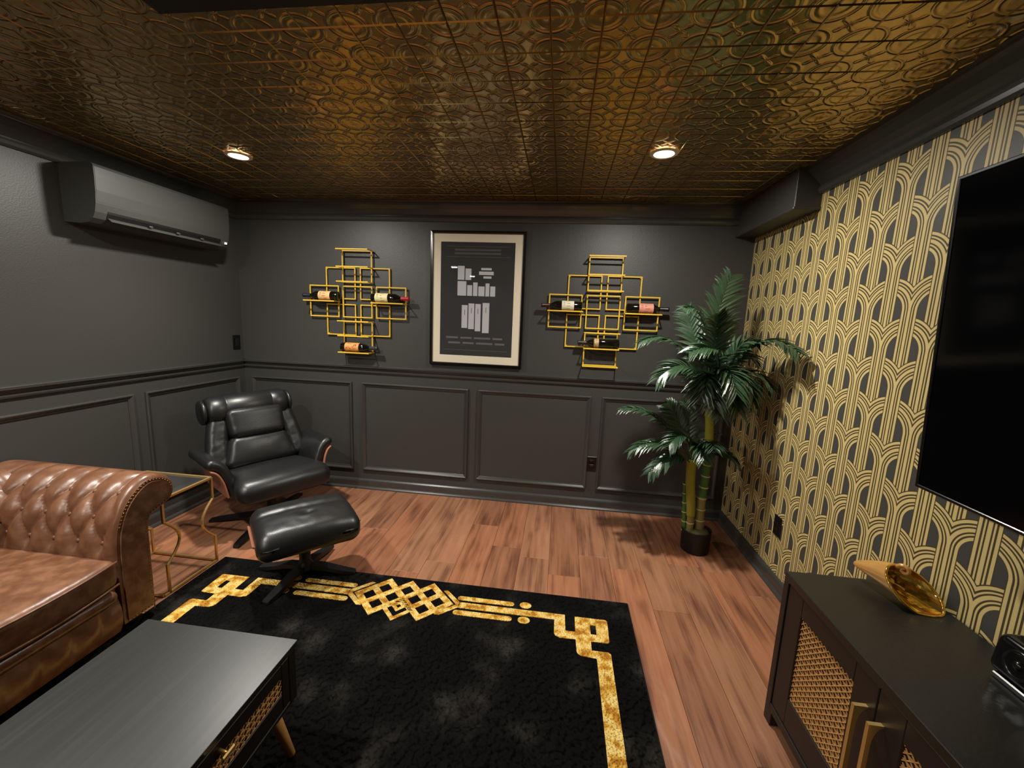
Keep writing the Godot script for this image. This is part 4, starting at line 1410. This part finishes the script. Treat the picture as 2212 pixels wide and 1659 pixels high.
func build_speaker() -> void:
	var t := thing("center_speaker", "black glossy centre speaker at the right end of the media console", "speaker", Vector3(1.245, 0.6208, -0.80))
	var st := S(true)
	soft(st, Vector3(0.115, 0.105, 0.66), 0.022, Vector3i(2, 2, 10), func(p: Vector3) -> Vector3: return p + Vector3(0, 0.068, 0) + Vector3(0.12 * p.y, 0, 0))
	part(t, "enclosure", st, M.black_gloss)
	st = S()
	span(st, Vector3(-0.062, 0.0, -0.31), Vector3(0.05, 0.016, 0.31), 0.003)
	part(t, "plinth", st, M.chrome, "silver plinth strip")
	for q in [[-0.262, 0.032], [-0.170, 0.028], [0.0, 0.026], [0.120, 0.036], [0.245, 0.036]]:
		var xf := Transform3D(Basis(Vector3.BACK, PI / 2 - 0.12), Vector3(-0.0555, 0.070, q[0]))
		st = S(true)
		var r: float = q[1]
		lathe(st, [Vector2(r + 0.005, -0.002), Vector2(r + 0.005, 0.003), Vector2(r, 0.005), Vector2(r - 0.003, 0.002), Vector2(r - 0.006, 0.001), Vector2(r * 0.42, -0.004), Vector2(r * 0.36, 0.004), Vector2(r * 0.2, 0.008), Vector2(0, 0.009)], 30, xf)
		part(t, "driver", st, M.plate)
	
# ------------------------------------------------------------------ the palm
func frond(st: SurfaceTool, a: Vector3, c: Vector3, b: Vector3, face: Vector3, leaf: float, pairs: int, rng: RandomNumberGenerator) -> void:
	var at := func(t: float) -> Vector3: return a.lerp(c, t).lerp(c.lerp(b, t), t)
	var pts := []
	var rad := []
	for k in 13:
		pts.append(at.call(k / 12.0))
		rad.append(lerpf(0.0055, 0.0014, k / 12.0))
	tube(st, pts, rad, 6)
	for k in pairs:
		var t := lerpf(0.26, 1.0, pow((k + 0.5) / pairs, 0.92))
		var p: Vector3 = at.call(t)
		var d: Vector3 = (at.call(minf(t + 0.02, 1.0)) - at.call(t - 0.02)).normalized()
		var side := d.cross(face).normalized()
		var nrm := side.cross(d).normalized()
		for s in [-1.0, 1.0]:
			var ln := leaf * (0.55 + 0.45 * sin(PI * clampf((t - 0.15) / 0.85, 0, 1))) * rng.randf_range(0.9, 1.1)
			var w := 0.0130 * rng.randf_range(0.85, 1.15)
			var dir: Vector3 = (d * rng.randf_range(0.75, 1.05) * lerpf(0.75, 1.5, t) + side * s * 0.85 + nrm * rng.randf_range(0.0, 0.22)).normalized()
			var across := dir.cross(nrm).normalized()
			var last := []
			for e in 6:
				var u := e / 5.0
				var m: Vector3 = p + dir * ln * u + Vector3.DOWN * ln * 0.30 * u * u + nrm * 0.03 * ln * sin(PI * u)
				var wd := w * (0.45 + 0.55 * sin(PI * minf(u * 1.1 + 0.12, 1.0))) * (1.0 if u < 0.8 else (1.0 - u) / 0.2 * 0.8 + 0.02)
				var row := [m - across * wd + nrm * wd * 0.35, m, m + across * wd + nrm * wd * 0.35]
				if e > 0:
					quad(st, last[0], last[1], row[1], row[0])
					quad(st, last[1], last[2], row[2], row[1])
				last = row

func build_palm() -> void:
	var o := Vector3(0.985, 0.0005, -2.74)
	var t := thing("potted_palm", "tall artificial palm with bamboo-like stems in a black pot by the right wall", "plant", o)
	var st := S(true)
	lathe(st, [Vector2(0, 0.0), Vector2(0.084, 0.0), Vector2(0.090, 0.006), Vector2(0.094, 0.148), Vector2(0.096, 0.152), Vector2(0.093, 0.155), Vector2(0.089, 0.152), Vector2(0.088, 0.128), Vector2(0.0, 0.128)], 36)
	part(t, "pot", st, M.black)
	st = S(true)
	lathe(st, [Vector2(0.087, 0.126), Vector2(0.070, 0.150), Vector2(0.04, 0.158), Vector2(0, 0.160)], 24)
	part(t, "moss", st, M.moss)
	# stems: jointed canes
	var cane := func(path: Array, r0: float, r1: float, from: float, to: float, m: Material, ring_gap: float, called: String) -> void:
		var s := S(true)
		var cvv := Line2.new(spline(path, 6))
		var pts := []
		var rad := []
		var L := cvv.length()
		var n := int((to - from) * L / 0.01) + 2
		for k in n:
			var u := lerpf(from, to, k / float(n - 1))
			pts.append(cvv.at(u * L)[0])
			var ph := fposmod(u * L, ring_gap) / ring_gap
			rad.append(lerpf(r0, r1, u) * (1.0 + 0.10 * pow(absf(ph - 0.5) * 2.0, 6.0)))
		tube(s, pts, rad, 16)
		var stem := part(t, called, s, m)
		var y := ceilf(from * L / ring_gap) * ring_gap
		while y < to * L:
			var q: Array = cvv.at(y)
			s = S(true)
			var b := Basis(Quaternion(Vector3.UP, q[1]))
			var r := lerpf(r0, r1, y / L) * 1.10
			lathe(s, [Vector2(r - 0.002, -0.005), Vector2(r + 0.0012, -0.002), Vector2(r + 0.0012, 0.002), Vector2(r - 0.002, 0.005)], 16, Transform3D(b, q[0]))
			part(stem, "node_ring", s, M.cane_ring)
			y += ring_gap
	var big := [Vector3(0.015, 0.14, 0.0), Vector3(0.010, 0.35, 0.0), Vector3(0.020, 0.60, 0.0), Vector3(0.008, 0.84, 0.0), Vector3(-0.020, 1.08, 0.0)]
	cane.call(big, 0.029, 0.021, 0.0, 0.26, M.cane_tan, 0.078, "lower_stem")
	cane.call(big, 0.029, 0.021, 0.26, 0.68, M.cane_green, 0.078, "upper_stem")
	cane.call(big, 0.029, 0.024, 0.68, 1.0, M.sheath, 9.0, "crown_shaft")
	var small := [Vector3(-0.050, 0.14, 0.02), Vector3(-0.058, 0.30, 0.02), Vector3(-0.080, 0.48, 0.02), Vector3(-0.088, 0.64, 0.02)]
	cane.call(small, 0.022, 0.022, 0.0, 0.30, M.cane_tan, 0.06, "lower_stem")
	cane.call(small, 0.024, 0.030, 0.22, 1.0, M.sheath, 9.0, "crown_shaft")
	var third := [Vector3(-0.074, 0.13, -0.01), Vector3(-0.088, 0.28, -0.01), Vector3(-0.104, 0.46, -0.01)]
	cane.call(third, 0.018, 0.012, 0.0, 1.0, M.cane_green, 0.066, "slender_stem")
	var rng := RandomNumberGenerator.new()
	rng.seed = 5
	# base, control, tip (room coordinates), blade facing, leaflet length, pairs
	var A := Vector3(0.965, 1.03, -2.74)
	var B := Vector3(0.905, 0.60, -2.72)
	for f in [
		[A, Vector3(0.90, 1.48, -2.72), Vector3(1.03, 1.82, -2.80), Vector3(0.1, 0.35, 1), 0.215, 18],
		[A, Vector3(0.93, 1.66, -2.76), Vector3(0.73, 1.61, -2.60), Vector3(0, 1, 0.35), 0.130, 15],
		[A, Vector3(0.78, 1.52, -2.78), Vector3(0.52, 1.40, -2.72), Vector3(0, 1, 0.2), 0.150, 16],
		[A, Vector3(0.80, 1.40, -2.62), Vector3(0.62, 1.18, -2.62), Vector3(-0.2, 1, 0.5), 0.160, 15],
		[A, Vector3(1.02, 1.48, -2.56), Vector3(0.74, 1.36, -2.46), Vector3(0, 1, 0.5), 0.150, 16],
		[A, Vector3(1.14, 1.58, -2.62), Vector3(1.24, 1.39, -2.34), Vector3(0, 1, 0.2), 0.160, 17],
		[A, Vector3(1.14, 1.36, -2.70), Vector3(1.235, 1.17, -2.56), Vector3(0.2, 1, 0.2), 0.150, 15],
		[A, Vector3(1.10, 1.24, -2.74), Vector3(1.205, 1.05, -2.62), Vector3(0.3, 1, 0.3), 0.110, 13],
		[A, Vector3(0.90, 1.40, -2.86), Vector3(0.84, 1.62, -2.98), Vector3(-0.2, 0.3, 1), 0.180, 15],
		[A, Vector3(1.02, 1.42, -2.86), Vector3(1.12, 1.56, -2.98), Vector3(0.2, 0.3, 1), 0.170, 15],
		[A, Vector3(0.98, 1.42, -2.60), Vector3(1.01, 1.14, -2.46), Vector3(0, 1, 0.6), 0.170, 16],
		[A, Vector3(0.88, 1.34, -2.60), Vector3(0.84, 1.10, -2.52), Vector3(-0.2, 1, 0.5), 0.160, 15],
		[A, Vector3(1.08, 1.36, -2.60), Vector3(1.13, 1.13, -2.54), Vector3(0.2, 1, 0.5), 0.160, 15],
		[A, Vector3(1.00, 1.40, -2.95), Vector3(1.05, 1.28, -3.10), Vector3(0, 1, -0.3), 0.150, 14],
		[A, Vector3(0.86, 1.28, -2.90), Vector3(0.74, 1.16, -3.02), Vector3(0, 1, 0.2), 0.150, 14],
		[A, Vector3(0.94, 1.46, -2.66), Vector3(0.90, 1.58, -2.56), Vector3(0, 0.6, 1), 0.170, 16],
		[A, Vector3(1.06, 1.46, -2.72), Vector3(1.14, 1.42, -2.60), Vector3(0.1, 1, 0.5), 0.170, 16],
		[A, Vector3(0.92, 1.38, -2.62), Vector3(0.92, 1.06, -2.50), Vector3(-0.1, 1, 0.6), 0.170, 16],
		[A, Vector3(1.06, 1.34, -2.66), Vector3(1.07, 1.02, -2.54), Vector3(0.1, 1, 0.6), 0.160, 16],
		[A, Vector3(1.12, 1.44, -2.80), Vector3(1.22, 1.30, -2.76), Vector3(0, 1, 0.2), 0.150, 15],
		[A, Vector3(0.99, 1.30, -2.64), Vector3(0.99, 0.99, -2.58), Vector3(0, 1, 0.7), 0.140, 15],
		[B, Vector3(0.88, 0.86, -2.66), Vector3(0.90, 0.72, -2.54), Vector3(0, 1, 0.6), 0.130, 14],
		[B, Vector3(0.80, 0.94, -2.78), Vector3(0.74, 0.98, -2.80), Vector3(0, 0.5, 1), 0.130, 14],
		[B, Vector3(0.68, 1.00, -2.74), Vector3(0.43, 0.95, -2.72), Vector3(0, 1, 0.2), 0.120, 14],
		[B, Vector3(0.72, 0.84, -2.68), Vector3(0.50, 0.69, -2.66), Vector3(0, 1, 0.2), 0.130, 15],
		[B, Vector3(0.76, 0.78, -2.60), Vector3(0.61, 0.58, -2.58), Vector3(-0.2, 1, 0.5), 0.120, 14],
		[B, Vector3(0.82, 0.92, -2.64), Vector3(0.71, 0.78, -2.56), Vector3(-0.2, 1, 0.4), 0.130, 14],
		[B, Vector3(1.02, 0.80, -2.70), Vector3(1.15, 0.66, -2.66), Vector3(0, 1, 0.2), 0.120, 14],
		[B, Vector3(0.86, 0.84, -2.76), Vector3(0.87, 1.00, -2.82), Vector3(0, 0.3, 1), 0.130, 13],
		[B, Vector3(0.94, 0.86, -2.58), Vector3(0.93, 0.80, -2.48), Vector3(0, 1, 0.5), 0.120, 13],
		[B, Vector3(1.00, 0.82, -2.84), Vector3(1.10, 0.78, -2.95), Vector3(0, 1, 0), 0.120, 13],
	]:
		st = S()
		frond(st, f[0] - o, f[1] - o, f[2] - o, f[3].normalized(), f[4], f[5], rng)
		part(t, "frond", st, M.frond)

func build_ceiling_panel() -> void:
	var t := thing("ceiling_panel", "flat black panel fixed to the tin ceiling above the viewer", "ceiling panel", Vector3(-0.75, CEIL - 0.030, -0.76))
	var st := S()
	span(st, Vector3(-0.455, 0.0, -0.437), Vector3(0.42, 0.027, 0.44), 0.003)
	part(t, "panel", st, M.black)
	st = S()
	span(st, Vector3(-0.435, -0.003, -0.417), Vector3(0.40, 0.002, 0.42), 0.001)
	part(t, "face_plate", st, M.black)

func _ready() -> void:
	add_camera_and_light()
	make_materials()
	recessed_light(-1.870, -2.275, "lit round recessed ceiling light near the left wall air conditioner")
	recessed_light(0.455, -2.275, "lit round recessed ceiling light nearer the wallpapered wall")
	for q in [[-0.86, "over the seat cushions"], [0.55, "over the sofa's near arm"], [1.96, "by the wall behind the viewer"]]:
		recessed_light(-1.870, q[0], "lit round recessed ceiling light " + q[1])
	build_shell()
	build_sofa()
	build_rug()
	build_coffee_table()
	build_console()
	build_recliner()
	build_ottoman()
	build_palm()
	build_tv()
	build_poster()
	build_ac()
	build_side_table()
	wine_rack(-1.657, 1.594, "gold geometric wine rack left of the poster above the recliner")
	wine_rack(0.298, 1.585, "gold geometric wine rack right of the poster beside the palm")
	# bottles: x of the base, shelf height, neck direction
	bottle(-1.792, 1.592, -1.0, "wine bottle with plain cream label and dark blue neck on far left shelf", srgb(24, 28, 52), [0.060, 0.158, srgb(226, 178, 122), srgb(70, 40, 30), false, 3])
	bottle(-1.512, 1.590, 1.0, "wine bottle with cream label and red capped neck on left rack", srgb(176, 34, 50), [0.036, 0.140, srgb(230, 216, 164), srgb(90, 80, 60), false, 5])
	bottle(-1.775, 1.188, 1.0, "wine bottle with red and gold patterned label on the left rack's bottom shelf", srgb(52, 54, 58), [0.040, 0.158, srgb(214, 150, 78), srgb(150, 44, 34), true, 7])
	bottle(0.138, 1.581, -1.0, "wine bottle with pale label and dark maroon neck on right rack", srgb(58, 22, 24), [0.060, 0.150, srgb(214, 206, 178), srgb(120, 110, 90), false, 9])
	bottle(0.462, 1.581, 1.0, "wine bottle with pink copper label and black neck beside the palm", srgb(20, 20, 22), [0.088, 0.190, srgb(206, 134, 112), srgb(120, 50, 44), false, 11])
	bottle(0.428, 1.312, -1.0, "dark wine bottle with small tan neck label on lower right shelf", srgb(34, 32, 34), [0.150, 0.186, srgb(190, 156, 110), srgb(90, 66, 40), true, 13])
	outlet(Vector3(LEFT, 1.224, -3.157), PI / 2, "small black light switch on the left wall near the corner", true)
	outlet(Vector3(0.298, 0.381, BACK), 0.0, "black power outlet between wainscot panels of the back wall", false)
	outlet(Vector3(RIGHT - 0.002, 0.365, -2.436), -PI / 2, "black power outlet low on the wallpapered wall", false)
	build_dish()
	build_speaker()
	build_ceiling_panel()
